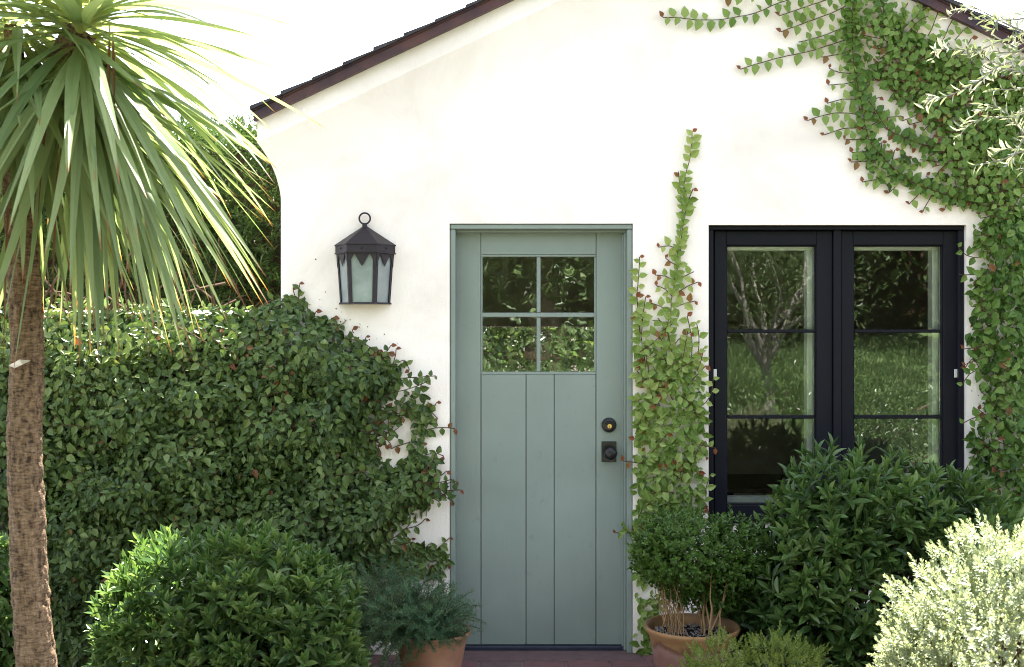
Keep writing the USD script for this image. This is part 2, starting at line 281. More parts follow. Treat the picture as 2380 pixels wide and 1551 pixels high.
# ------------------------------------------------------------------ ground
def grid_sheet(xs, ys, zf):
    X, Y = np.meshgrid(xs, ys, indexing='ij'); v = np.stack([X, Y, zf(X, Y)], -1).reshape(-1, 3); n, m = len(xs), len(ys)
    i, j = np.meshgrid(np.arange(n - 1), np.arange(m - 1), indexing='ij'); a = (i * m + j).ravel()
    return trimesh.Trimesh(v, np.vstack([np.stack([a, a + m, a + m + 1], 1), np.stack([a, a + m + 1, a + 1], 1)]), process=False)
xs = np.unique(np.r_[np.linspace(-400, -14, 8), np.linspace(-12, 12, 49), np.linspace(14, 400, 8)])
def ground_z(X, Y):
    up = np.clip(-Y - 8.2, 0, 12) * 0.15
    return up + 0.25 * (meshkit.fbm(np.stack([X * 0.4, Y * 0.4, X * 0], -1), 3) - 0.5) * np.clip(up * 2, 0, 1)
ys = np.unique(np.r_[np.linspace(-400, -26, 8), np.linspace(-24, 8, 65), np.linspace(10, 400, 8)])
msh('/World', 'ground', grid_sheet(xs, ys, lambda X, Y: ground_z(X, Y) - 0.002), M['soil'], True, kind='structure')
msh('/World', 'garden_path', grid_sheet(np.linspace(-1.05, 1.1, 9), np.linspace(-3.2, -1.29, 12), lambda X, Y: 0.006 + 0 * X), M['gravel'], True, kind='structure')
msh('/World', 'gravel_court', grid_sheet(np.linspace(-9, 9, 37), np.linspace(-8.1, -3.204, 28), lambda X, Y: 0.006 + 0 * X), M['gravel'], True, kind='structure')
msh('/World', 'meadow', grid_sheet(np.linspace(-12, 16, 57), np.linspace(-22, -8.11, 40), lambda X, Y: ground_z(X, Y) + 0.02), M['meadow'], True, kind='structure')
# brick landing in front of the door
land = fresh('/World', 'brick_landing'); UsdGeom.Xform.Define(stage, land); data(stage.GetPrimAtPath(land), kind='structure')
msh(land, 'mortar_bed', box(-0.78, 1.12, -1.27, 0.045, -0.05, 0.042), M['mortar'])
msh(land, 'door_step', box(-0.40, 0.62, -0.115, 0.044, 0.0, 0.053, 0.004), M['brick2'])
r = random.Random(3)
for row in range(11):
    y1 = -0.124 - row * 0.103
    x = -0.77 - (0.1 if row % 2 else 0)
    while x < 1.1:
        a, b = max(x, -0.77), min(x + 0.196, 1.11)
        if b - a > 0.03: msh(land, 'brick', box(a, b, y1 - 0.094, y1, 0.0, 0.048 + r.uniform(0, 0.005), 0.004), M['brick'] if r.random() < 0.6 else M['brick2'])
        x += 0.206
for a, b in ((-0.77, -0.41), (0.63, 1.11)):
    n = 2; w = (b - a) / n
    for k in range(n): msh(land, 'brick', box(a + k * w, a + (k + 1) * w - 0.01, -0.115, -0.012, 0.0, 0.05, 0.004), M['brick'])

# ------------------------------------------------------------------ house
X0, XPK, PM = -1.119, 0.953, 0.09
X1 = 2 * XPK - X0
SL, ZE, XE = 0.47, 2.615, X0 - PM
def zroof(x): return ZE + SL * (np.minimum(x, 2 * XPK - x) - XE)
house = thing('house', 'cream stucco cottage with a dark edged gable roof, sage green door and black window', 'house')
DX0, DX1, DZ1 = P(1045, 0)[0], P(1471, 0)[0], P(0, 520)[2]
WX0, WX1, WZ0, WZ1 = P(1647, 0)[0], P(2246, 0)[0], P(0, 1216)[2], P(0, 523)[2]
def xz_extrude(poly, y0, y1):
    "polygon in x,z extruded from y0 to y1"
    m = Manifold.extrude(CrossSection([np.asarray(poly, float)]), y1 - y0)
    return m.transform(np.array([[1, 0, 0, 0], [0, 0, 1, y0], [0, 1, 0, 0]], float))
BACK = 4.6
gab = [(X0, -0.1), (X1, -0.1), (X1, zroof(X1) - 0.03), (XPK, zroof(XPK) - 0.03), (X0, zroof(X0) - 0.03)]
def fix(m): return m if m.volume() > 0 else m
TW = 0.2
def solid(m):
    t = tm(m)
    if t.volume < 0: t.invert()
    return t
def cutbox(*a): return box(*a)
def man(t): 
    t = solid(t); return Manifold(__import__('manifold3d').Mesh(np.asarray(t.vertices, np.float32), np.asarray(t.faces, np.uint32)))
fw = man(xz_extrude(gab, 0.0, TW)) - man(box(DX0, DX1, -1, 1, -1, DZ1)) - man(box(WX0, WX1, -1, 1, WZ0, WZ1))
msh(house, 'wall', fw, M['stucco'])
zl = float(zroof(X0)) - 0.03
msh(house, 'wall', box(X0, X0 + TW, TW + 0.002, BACK, -0.1, zl), M['stucco'])
msh(house, 'wall', box(X1 - TW, X1, TW + 0.002, BACK, -0.1, zl), M['stucco'])
bw = man(xz_extrude(gab, BACK + 0.002, BACK + TW)) - man(box(-0.30, 0.95, BACK - 1, BACK + 1, 1.0, 1.66))
msh(house, 'wall', bw, M['stucco'])
# plaster cove under the rake, turning the corner to the eaves
def prof(t):
    t1, t2 = 0.105, 0.45
    u = np.clip((t - t1) / (t2 - t1), 0, 1)
    return PM * (1 - u) ** 2.0 + 0.006 * (1 - u) - 0.0025
ts = np.unique(np.r_[np.linspace(0, 0.098, 5), np.linspace(0.098, 0.112, 5), np.linspace(0.112, 0.47, 26)])
def cove_front(side):
    us = np.linspace(0, 1, 90); v = []
    for t in ts:
        p = prof(t); xl = X0 - p
        x = xl + (XPK - xl) * us; z = zroof(x) - t
        yy = np.full_like(x, -p) + 0.004 * (meshkit.fbm(np.stack([x * 2.5, z * 2.5, x * 0], -1), 3) - 0.5) * (p > 0.005)
        v.append(np.stack([x if side > 0 else 2 * XPK - x, yy, z], 1))
    v = np.array(v); n = len(us); f = []
    for i in range(len(ts) - 1):
        for j in range(n - 1):
            a = i * n + j; q = [a, a + 1, a + n + 1, a + n] if side < 0 else [a, a + n, a + n + 1, a + 1]
            f += [[q[0], q[1], q[2]], [q[0], q[2], q[3]]]
    return trimesh.Trimesh(v.reshape(-1, 3), np.array(f), process=False)
def cove_side(side):
    ysd = [None, 0.3, 1.5, 3.0, BACK]; v = []
    for t in ts:
        p = prof(t); x = X0 - p; z = zroof(x) - t
        v.append([[x if side > 0 else 2 * XPK - x, -p if y is None else y, z] for y in ysd])
    v = np.array(v, float); n = len(ysd); f = []
    for i in range(len(ts) - 1):
        for j in range(n - 1):
            a = i * n + j; q = [a, a + 1, a + n + 1, a + n] if side > 0 else [a, a + n, a + n + 1, a + 1]
            f += [[q[0], q[1], q[2]], [q[0], q[2], q[3]]]
    return trimesh.Trimesh(v.reshape(-1, 3), np.array(f), process=False)
msh(house, 'cornice', join(cove_front(1), cove_front(-1)), M['stucco'], 40, label='rounded plaster cove under the gable edge')
msh(house, 'cornice', join(cove_side(1), cove_side(-1)), M['stucco'], 40)
# roof
roof = sub(house, 'roof')
EO = 0.012
def slab(dz0, dz1, y0, y1, xa, xb, side=1):
    pts = [(xa, zroof(xa) + dz0), (xb, zroof(xb) + dz0), (xb, zroof(xb) + dz1), (xa, zroof(xa) + dz1)]
    if side < 0: pts = [(2 * XPK - x, z) for x, z in pts][::-1]
    return solid(xz_extrude(pts, y0, y1))
def zlin(x): return ZE + SL * (x - XE)
YF = -PM - 0.045
for sd in (1, -1):
    pts = lambda d0, d1, xa, xb: [(xa, zlin(xa) + d0), (xb, zlin(xb) + d0), (xb, zlin(xb) + d1), (xa, zlin(xa) + d1)]
    def sl(d0, d1, y0, y1, xa, xb):
        q = pts(d0, d1, xa, xb)
        if sd < 0: q = [(2 * XPK - x, z) for x, z in q][::-1]
        return solid(xz_extrude(q, y0, y1))
    msh(roof, 'fascia', sl(-0.006, 0.040, YF, YF + 0.03, XE - EO, XPK - 0.0005), M['copper'], label='dark bronze metal edge along the gable')
    msh(roof, 'drip_edge', sl(0.0402, 0.048, YF - 0.008, YF + 0.05, XE - EO - 0.006, XPK - 0.0005), M['copper'])
    msh(roof, 'roof_deck', sl(0.002, 0.0395, YF + 0.031, BACK + 0.3, XE - EO, XPK - 0.0005), M['wood'])
    nC, ex = 15, (XPK - XE + EO) / 15
    rest = []
    rr = random.Random(11 + sd)
    for k in range(nC):
        xa = XE - EO - 0.012 + k * ex; xb = min(xa + ex * 1.25, XPK - 0.001)
        lift = rr.uniform(-0.003, 0.006)
        q = [(xa, zlin(xa) + 0.049), (xb, zlin(xb) + 0.049), (xb, zlin(xb) + 0.0535 + 0.00002 * k), (xa, zlin(xa) + 0.067 + lift)]
        if sd < 0: q = [(2 * XPK - x, z) for x, z in q][::-1]
        msh(roof, 'shingle', solid(xz_extrude(q, YF - 0.016 - rr.uniform(0, 0.006), 0.12 + (k % 2) * 0.1)), M['shingle'])
        rest.append(solid(xz_extrude(q, 0.124 + (k % 2) * 0.1, BACK + 0.3)))
    msh(roof, 'shingle_courses', join(*rest), M['shingle'], kind='stuff')
# specks of dirt on the plaster
r = np.random.default_rng(5); sp = []
for (a, b_, sa, sb, n) in ((850, 790, 45, 35, 34), (2278, 950, 18, 110, 46), (770, 700, 40, 60, 8)):
    for i in range(n):
        c = P(r.normal(a, sa), r.normal(b_, sb)); d = trimesh.creation.icosphere(1, r.uniform(0.0012, 0.0032)); d.apply_scale([1, 0.4, 1.3]); d.apply_translation([c[0], -0.001, c[2]]); sp.append(d)
msh(house, 'dirt_specks', join(*sp), M['soil'], kind='stuff')
# interior shell
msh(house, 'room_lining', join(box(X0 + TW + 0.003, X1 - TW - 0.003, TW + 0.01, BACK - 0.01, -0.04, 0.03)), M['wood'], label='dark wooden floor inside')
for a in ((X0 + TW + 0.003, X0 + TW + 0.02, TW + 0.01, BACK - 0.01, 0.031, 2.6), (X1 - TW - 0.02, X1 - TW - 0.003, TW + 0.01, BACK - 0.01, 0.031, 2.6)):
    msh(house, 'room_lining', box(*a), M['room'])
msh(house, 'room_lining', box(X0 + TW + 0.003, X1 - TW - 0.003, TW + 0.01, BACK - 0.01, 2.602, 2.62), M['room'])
# ---- door
door = sub(house, 'door', 'sage green plank door with four small panes in its upper half')
frame = sub(house, 'door_frame', 'sage green painted door frame')
def bx(px0, px1, py0, py1, y0, y1, at=None, bev=0.003):
    "a box whose front face (at depth y0) fills the photo rectangle"
    a, b = P(px0, py1, y0 if at is None else at), P(px1, py0, y0 if at is None else at)
    return box(a[0], b[0], y0, y1, a[2], b[2], bev)
e = 0.002
LY = 0.078
lx0, lx1, lz0, lz1 = P(1058.5, 0, LY)[0], P(1449, 0, LY)[0], P(0, 1501, LY)[2], P(0, 541, LY)[2]
fz0 = 0.054
msh(frame, 'jamb', box(DX0 + e, DX0 + 0.028, 0.008, 0.16, fz0, DZ1 - 0.027, 0.004), M['door'])
msh(frame, 'jamb', box(DX1 - 0.028, DX1 - e, 0.008, 0.16, 0.02, DZ1 - 0.027, 0.004), M['door'])
msh(frame, 'head', box(DX0 + e, DX1 - e, 0.006, 0.16, DZ1 - 0.0265, DZ1 - e, 0.004), M['door'])
msh(frame, 'stop', box(DX1 - 0.0405, DX1 - 0.0283, 0.036, 0.12, fz0, DZ1 - 0.04, 0.003), M['door'])
msh(frame, 'stop', box(DX0 + 0.0283, DX1 - 0.0283, 0.036, 0.12, DZ1 - 0.0395, DZ1 - 0.0268, 0.003), M['door'])
msh(frame, 'bead', box(DX1 - 0.0475, DX1 - 0.0407, 0.056, 0.12, fz0, DZ1 - 0.047, 0.002), M['door'])
def leafbox(px0, px1, py0, py1, y0=LY, y1=LY + 0.042, bev=0.0025): return bx(px0, px1, py0, py1, y0, y1, LY, bev)
g = 0.9
msh(door, 'stile', leafbox(1058.5, 1117.6 - g * .5, 541, 1501), M['door'])
msh(door, 'stile', leafbox(1385.6 + g * .5, 1448, 541, 1501), M['door'])
msh(door, 'rail', leafbox(1117.8, 1385.2, 541, 592, LY + 0.0006), M['door'])
msh(door, 'backing', leafbox(1117, 1386, 868, 1500, LY + 0.012, LY + 0.04, 0), M['wood'])
for k, (a, b) in enumerate(((1118.6, 1222), (1223.4, 1287.6), (1288.8, 1384.6))):
    msh(door, 'plank', leafbox(a, b, 871, 1500, LY + 0.0012 + 0.0006 * k, LY + 0.0115, 0.0022), M['door'])
msh(door, 'muntin', leafbox(1118, 1385, 727, 737.5, LY + 0.006, LY + 0.034), M['door'])
for a, b in ((597, 726.6), (738, 864)): msh(door, 'muntin', leafbox(1247.5, 1256.5, a, b, LY + 0.0065, LY + 0.033), M['door'])
for q in ((1117.9, 1121.5, 597, 864), (1381.5, 1385.1, 597, 864), (1117.9, 1385.1, 592.4, 596.8), (1117.9, 1385.1, 864.4, 870.6)):
    msh(door, 'glazing_bead', leafbox(*q, LY + 0.003, LY + 0.035, 0.0015), M['door'])
for a, b in ((1121.6, 1247.3), (1256.7, 1381.4)):
    for c, d in ((597, 726.6), (738, 864)): msh(door, 'pane', leafbox(a, b, c, d, LY + 0.018, LY + 0.0215, 0), M['oldpane'])
msh(door, 'sweep', box(lx0 + 0.001, lx1 - 0.004, LY - 0.006, LY + 0.03, fz0 + 0.018, lz0 - 0.001, 0.002), M['threshold'])
msh(frame, 'threshold', box(DX0 + 0.0285, DX1 - 0.0285, 0.046, 0.155, 0.05, fz0 + 0.0165, 0.003), M['threshold'])
def disc(c, rad, y0, y1, n=36):
    t = trimesh.creation.cylinder(radius=rad, height=y1 - y0, sections=n); t.apply_transform(trimesh.transformations.rotation_matrix(np.pi / 2, [1, 0, 0])); t.apply_translation([c[0], (y0 + y1) / 2, c[2]]); return t
def ylathe(profile, c, n=36):
    "profile of (radius, depth towards the viewer)"
    t = lathe(profile, n); v = np.array(t.vertices); t.vertices = np.stack([c[0] + v[:, 0], c[1] - v[:, 2], c[2] + v[:, 1]], 1); return t
c = P(1415, 988, LY)
db = msh(door, 'deadbolt', ylathe([(0.0365, 0), (0.0365, 0.006), (0.033, 0.013), (0.024, 0.016), (0.0235, 0.021), (0.014, 0.0225), (0.013, 0.019), (0.001, 0.019)], c), M['hardware'], 35, label='round black deadbolt')
hs = disc(P(1416, 990, LY), 0.0105, LY - 0.0225, LY - 0.0191)
slot = box(c[0] + 0.0005, c[0] + 0.0035, LY - 0.0232, LY - 0.0226, c[2] - 0.013, c[2] - 0.001)
msh(door, 'keyhole', hs, M['brass'], 35, label='brass keyway'); msh(door, 'key_slot', slot, M['hardware'])
a, b = P(1398, 1073.5, LY), P(1432, 1026, LY)
msh(door, 'knob_plate', box(a[0], b[0], LY - 0.007, LY - 0.0002, a[2], b[2], 0.002), M['hardware'])
c = P(1417, 1052, LY)
msh(door, 'knob', ylathe([(0.013, 0.0), (0.012, 0.03), (0.018, 0.036), (0.029, 0.046), (0.0325, 0.056), (0.029, 0.066), (0.018, 0.072), (0.001, 0.074)], c), M['hardware'], 50)
# ---- window
win = sub(house, 'window', 'black double casement window with three panes in each sash')
WY = 0.05
def wb(px0, px1, py0, py1, y0, y1=None, bev=0.003, at=WY): return bx(px0, px1, py0, py1, y0, y0 + 0.05 if y1 is None else y1, at, bev)
wx0, wx1, wz0, wz1 = WX0 + e, WX1 - e, WZ0 + e, WZ1 - e
fwid = 0.026
for q in (box(wx0, wx0 + fwid, 0.022, 0.14, wz0 + 0.03, wz1 - 0.021, 0.003), box(wx1 - fwid, wx1, 0.022, 0.14, wz0 + 0.03, wz1 - 0.021, 0.003), box(wx0, wx1, 0.02, 0.14, wz1 - 0.0205, wz1, 0.003), box(wx0, wx1, -0.02, 0.14, wz0, wz0 + 0.029, 0.003)):
    msh(win, 'frame', q, M['black'])
cx = (1935 + 1955) / 2
msh(win, 'mullion', wb(1936, 1953.5, 534, 1200, 0.035, 0.13), M['black'])
sash = {}
for k, (a, b, ga, gb) in enumerate(((1660.5, 1934.8, 1688, 1898), (1955, 2229.5, 1983, 2193))):
    gt, gb_ = 570, 1174
    for q in ((a, ga, 537, 1198), (gb, b, 537, 1198)): msh(win, 'stile', wb(*q, 0.05, 0.10), M['black'])
    for q in ((ga + .2, gb - .2, 537, gt), (ga + .2, gb - .2, gb_, 1198)): msh(win, 'rail', wb(*q, 0.0505, 0.10), M['black'])
    # stepped glazing profile
    for q in ((ga, ga + 3.5, gt, gb_), (gb - 3.5, gb, gt, gb_), (ga + 3.6, gb - 3.6, gt, gt + 3.2), (ga + 3.6, gb - 3.6, gb_ - 3.2, gb_)): msh(win, 'glazing_bead', wb(*q, 0.06, 0.095, 0.0015), M['black'])
    for y in (770, 970): msh(win, 'muntin', wb(ga + 3.6, gb - 3.6, y - 4, y + 4, 0.058, 0.095), M['black'])
    ed = [gt + 3.3, 766, 774, 966, 974, gb_ - 3.3]
    for i in (0, 2, 4): msh(win, 'pane', wb(ga + 3.7, gb - 3.7, ed[i] + .1, ed[i + 1] - .1, 0.075, 0.081, 0), M['pane'])
    # pale inner frame a hand's breadth behind the glass
    y0, y1 = 0.125, 0.185
    s2 = P(1, 0, WY)[0]
    LA = lambda q, nm='inner_frame': msh(win, nm, bx(*q, y0, y1, WY, 0.002), M['liner'], label='pale painted inner frame behind the glass')
    LA((ga - 26, ga - 1, gt - 20, gb_ + 22)); LA((gb - 13, gb + 20, gt - 20, gb_ + 22)); LA((ga - .8, gb - 13.2, gt - 20, gt + 9)); LA((ga - .8, gb - 13.2, gb_ - 14, gb_ + 22))
for px, y in ((1661.5, 868), (2221, 868)):
    msh(win, 'latch', wb(px - 4, px + 4, y - 10, y + 10, 0.041, 0.0495, 0.002), M['alu'], label='small pale metal latch')

# ------------------------------------------------------------------ things inside the room
t = thing('writing_desk', 'dark desk standing in the room behind the black window', 'desk')
msh(t, 'desktop', box(1.15, 2.35, 0.75, 1.35, 0.72, 0.75, 0.004), M['wood'])
for x in (1.18, 2.27):
    for y in (0.79, 1.26): msh(t, 'leg', box(x, x + 0.05, y, y + 0.05, 0.03, 0.7195, 0.003), M['wood'])
sh = box(-0.13, 0.13, -0.09, 0.09, 0, 0.008, 0.001); sh = tm(sh)
sh.apply_transform(trimesh.transformations.rotation_matrix(0.25, [0, 0, 1])); sh.apply_translation([1.68, 0.93, 0.7515])
o = msh('/World', 'paper_stack', sh, M['paper']); data(stage.GetPrimAtPath(o), 'small stack of white paper lying on the desk behind the window', 'paper')

# ------------------------------------------------------------------ wall lantern
ln = thing('wall_lantern', 'dark bronze half hexagon wall lantern with frosted panes and ring, left of the door', 'lantern')
LXc = P(847, 0, -0.03)[0]
def hexa(R, z, back=-0.001): return [np.array([LXc + R * sx, back if abs(sx) == 1 else -R * 0.866, z]) for sx in (-1, -0.5, 0.5, 1)]
def loft(r0, z0, r1, z1):
    a, b = hexa(r0, z0), hexa(r1, z1); return Manifold.hull_points(np.array(a + b))
zt, zbm, zfl, zbo = 2.118, 2.028, 1.987, 1.741
RB = 0.149
apex = np.array([LXc, -0.012, zt])
msh(ln, 'cap', Manifold.hull_points(np.array(hexa(RB, zbm) + hexa(RB, zbm - 0.005) + [apex + [0.01, 0, 0], apex - [0.01, 0, 0], apex + [0, -0.012, 0]])), M['iron'])
msh(ln, 'neck', box(LXc - 0.011, LXc + 0.011, -0.03, -0.008, zt - 0.012, zt + 0.012, 0.002), M['iron'])
tor = trimesh.creation.torus(0.0265, 0.0042, 40, 12); tor.apply_transform(trimesh.transformations.rotation_matrix(np.pi / 2, [1, 0, 0])); tor.apply_translation([LXc, -0.019, zt + 0.037])
msh(ln, 'ring', tor, M['iron'], 40)
msh(ln, 'band', loft(RB - 0.004, zbm - 0.0055, RB - 0.004, zfl + 0.002), M['iron'])
msh(ln, 'flange', loft(RB, zfl + 0.0015, RB, zfl - 0.004), M['iron'])
def lerp(a, b, t): return a + (b - a) * t
RT, RBo = RB - 0.011, 0.122
top, bot = hexa(RT, zfl - 0.0045), hexa(RBo, zbo + 0.008)
msh(ln, 'base_plate', loft(RBo + 0.004, zbo + 0.008, RBo + 0.006, zbo), M['iron'])
def quad_slab(p, q, r_, s_, th):
    nrm = unit(np.cross(q - p, s_ - p)); nrm = nrm if nrm[1] < 0 else -nrm
    return Manifold.hull_points(np.array([p, q, r_, s_, p - nrm * th, q - nrm * th, r_ - nrm * th, s_ - nrm * th]))
for i in range(3):
    A, B, C, D = top[i], top[i + 1], bot[i + 1], bot[i]
    nrm = unit(np.cross(B - A, D - A)); nrm = nrm if nrm[1] < 0 else -nrm
    wfr = 0.0165 / np.linalg.norm(B - A)
    for (u0, u1) in ((0, wfr), (1 - wfr, 1)):
        msh(ln, 'post', quad_slab(lerp(A, B, u0), lerp(A, B, u1), lerp(D, C, u1), lerp(D, C, u0), 0.004), M['iron'])
    ins = -nrm * 0.006
    msh(ln, 'pane', quad_slab(*[x + ins for x in (lerp(A, B, .04), lerp(A, B, .96), lerp(D, C, .96), lerp(D, C, .04))], 0.003), M['frost'])
    fwd = nrm * 0.0022
    teeth = [(0.0, 0.0, 0.24), (0.22, 0.5, 0.78), (0.76, 1.0, 1.0)]
    for u0, um, u1 in teeth:
        a, b = lerp(A, B, u0), lerp(A, B, u1); dpt = 0.27 if um == 0.5 else 0.27
        tipp = lerp(lerp(A, B, um), lerp(D, C, um), dpt)
        tri = np.array([a + fwd, b + fwd, tipp + fwd]); msh(ln, 'valance_tooth', Manifold.hull_points(np.vstack([tri, tri - nrm * 0.0018])), M['iron'])
    ba, bb = hexa(RB - 0.004, (zbm + zfl) / 2)[i], hexa(RB - 0.004, (zbm + zfl) / 2)[i + 1]
    for u in ((0.5,) if i == 1 else (0.5,)):
        sp = trimesh.creation.icosphere(2, 0.0055); sp.apply_translation(lerp(ba, bb, u)); msh(ln, 'rivet', sp, M['iron'], True)

# ------------------------------------------------------------------ garden wall
GW0, GW1, GWZ = 0.03, 0.23, 1.712
gwm = box(-4.6, X0 - 0.004, GW0, GW1, -0.1, GWZ, 0.015)
o = msh('/World', 'garden_wall', gwm, M['stucco2']); data(stage.GetPrimAtPath(o), 'pale garden wall under the climbing fig, running left from the house corner', 'wall')

# ------------------------------------------------------------------ climbing figs
FIG = leaf_tpl(3, 'ovate', 0.28, 0.14)
def on_cove(p):
    "how far the plaster cove stands proud of the wall at these points"
    return np.where(p[:, 0] > X0, np.maximum(0, prof(zroof(p[:, 0]) - p[:, 2])), 0)
class Fig:
    def __init__(self, seed): self.L = Leaves(FIG); self.r = np.random.default_rng(seed); self.stems = []
    def runner(self, pts, size=23, spacing=0.62, y=-0.012, tips=True, plane=0.0, width=0.72, taper=True, ang=70, tone=None):
        "a stem lying on the wall (photo positions, tip first) with leaves to both sides"
        q = resample(pts, size * spacing); n = len(q)
        W = np.array([P(a, b, plane) for a, b in q]); W[:, 1] = plane + y + self.r.normal(0, 0.003, n)
        self.stems.append((W, 0.0022))
        T = unit(np.gradient(W, axis=0))
        for i in range(n):
            sgn = 1 if i % 2 else -1
            if self.r.random() < 0.06: continue
            k = min(1, 0.6 + i * 0.25) if taper else 1.0
            l = S(size, plane) * k * self.r.uniform(0.72, 1.2)
            th = math.radians(ang + self.r.normal(0, 11)) * sgn
            tx, tz = -T[i, 0], -T[i, 2]                               # towards the tip
            d = np.array([tx * math.cos(th) - tz * math.sin(th), -0.18 + self.r.normal(0, 0.15), tx * math.sin(th) + tz * math.cos(th)])
            nr = np.array([self.r.normal(0, 0.22), -1, self.r.normal(0.12, 0.22)])
            age = (0.9 if i == 0 else (0.75 if i == 1 and self.r.random() < 0.35 else 0.0)) if tips and i < 2 else (0.8 if self.r.random() < 0.012 else 0.0)
            self.L.add(W[i] + [0, -0.004, 0], d, nr, l, l * width, age, np.nan if tone is None else tone * (1.0 if taper and i < 9 else 0.8))
    def mass(self, poly, layers, size=23, thick=0.10, plane=0.0, y0=0.01, side=0.85, lean=0.0, red=0.012, face=0.42, tone=np.nan):
        "dense leaves inside a photo outline"
        g = Polygon(poly).buffer(0); per = (size * size * 0.62 * 0.62)
        n = int(g.area / per * layers); x0, y0_, x1, y1 = g.bounds
        got = []
        while sum(map(len, got)) < n:
            c = np.stack([self.r.uniform(x0, x1, n * 2), self.r.uniform(y0_, y1, n * 2)], 1); got.append(c[shapely.contains_xy(g, c[:, 0], c[:, 1])])
        c = np.vstack(got)[:n]
        edge = np.clip(shapely.distance(g.exterior, shapely.points(c)) / 60, 0.12, 1)
        lump = 0.45 + 0.9 * meshkit.noise(np.stack([c[:, 0] / 70, c[:, 1] / 70, c[:, 0] * 0], 1), 3)
        dep = y0 + self.r.random(n) ** 0.8 * thick * edge * lump
        s = (CD + plane) / FPX
        Pp = np.stack([(c[:, 0] - 1190) * s, plane - dep, EYE + (775.5 - c[:, 1]) * s], 1)
        phi = self.r.normal(-np.pi / 2 + lean, side, n)
        D = np.stack([np.cos(phi), -0.35 + self.r.normal(0, 0.25, n), np.sin(phi)], 1)
        N = np.stack([self.r.normal(0, 0.5, n), np.full(n, -1.0), self.r.normal(face, 0.5, n)], 1)
        l = S(size, plane) * self.r.uniform(0.52, 1.32, n)
        self.L.add(Pp, D, N, l, l * self.r.uniform(0.56, 0.7, n), np.where(self.r.random(n) < red, self.r.uniform(0.6, 1, n), 0), tone)
    def twigs_in(self, poly, n, size, length, ang, spread, plane=0.0, y=0.02, tips=0.5, tone=None):
        g = Polygon(poly).buffer(0); x0, y0, x1, y1 = g.bounds; k = 0
        while k < n:
            a, b = self.r.uniform(x0, x1), self.r.uniform(y0, y1)
            if not shapely.contains_xy(g, a, b): continue
            th = math.radians(ang + self.r.normal(0, spread)); L = length * self.r.uniform(0.6, 1.2); bend = self.r.normal(0, 0.35)
            pts = [(a + L * u * math.cos(th + bend * u), b - L * u * math.sin(th + bend * u)) for u in (1, 0.66, 0.33, 0)]
            if (730 < pts[0][0] < 960 and pts[0][1] < 775) or (pts[0][0] < 1000 and pts[0][1] < 690): continue
            self.runner(pts, size, y=-y * self.r.uniform(0.4, 1.4), tips=self.r.random() < tips, plane=plane, tone=tone); k += 1
    def loose_stems(self, poly, n, plane=0.0):
        g = Polygon(poly).buffer(0); x0, y0, x1, y1 = g.bounds; k = 0
        while k < n:
            a, b = self.r.uniform(x0, x1), self.r.uniform(y0, y1)
            if not shapely.contains_xy(g, a, b): continue
            th = self.r.normal(np.pi / 2, 0.6); pts = []
            for i in range(6): pts.append(P(a, b, plane) + [0, -0.006 - 0.006 * self.r.random(), 0]); a += 45 * math.cos(th); b -= 45 * math.sin(th); th += self.r.normal(0, 0.35)
            self.stems.append((np.array(pts), self.r.uniform(0.002, 0.006))); k += 1
    def write(self, t, m, front=0.35):
        for p in self.L.P: p[:, 1] -= on_cove(p)
        for p, _ in self.stems: p[:, 1] -= on_cove(p)
        self.L.write(t, m, 300, front)
        msh(t, 'stem', join(*[tube(p, rad, 4) for p, rad in self.stems]), M['stem'], label='thin brown stems', kind='stuff')

# left: over the garden wall and round the house corner
z3 = lambda pts: [(581.6 + a * .469, 630 + b * .469) for a, b in pts]
t = thing('climbing_fig', 'wide dark creeping fig covering the garden wall and house corner left of the door', 'climbing plant')
F = Fig(21)
edge = z3([(240, 120), (300, 165), (325, 215), (440, 240), (490, 320), (560, 345), (620, 385), (700, 430), (740, 465), (745, 560), (700, 620), (640, 650), (605, 700), (590, 770), (615, 850), (640, 920), (700, 950), (790, 930), (870, 885), (940, 915), (900, 985), (915, 1100), (880, 1170), (780, 1210), (700, 1290), (660, 1390), (640, 1500), (560, 1700), (500, 1960)])
body = [(-90, 727), (300, 727), (590, 724), (625, 702), (655, 690)] + edge[:] + [(560, 1551), (-90, 1551)]
F.mass(body, 4.6, 19, 0.24, 0.02, 0.005, red=0.005, side=1.2, face=0.75)
F.mass([(-90, 718), (620, 718), (620, 760), (-90, 760)], 2.2, 20, 0.10, 0.02, 0.02, red=0.05, side=1.2, face=0.6)
F.mass([(-90, 700), (330, 702), (480, 712), (600, 712), (600, 730), (-90, 730)], 1.7, 19, 0.10, 0.16, -0.02, red=0.02, side=1.8, face=1.2)
F.mass(z3([(745, 640), (800, 590), (870, 600), (920, 690), (890, 800), (880, 890), (850, 960), (790, 930), (820, 800), (800, 690)]), 2.6, 20, 0.06, side=1.1)
F.mass(z3([(660, 1400), (760, 1330), (830, 1360), (900, 1380), (980, 1340), (985, 1430), (960, 1520), (640, 1540)]), 2.6, 20, 0.05, side=1.1, tone=0.6)
F.mass(z3([(600, 690), (740, 640), (800, 640), (800, 690), (700, 700), (640, 760)]), 1.6, 23, 0.04)
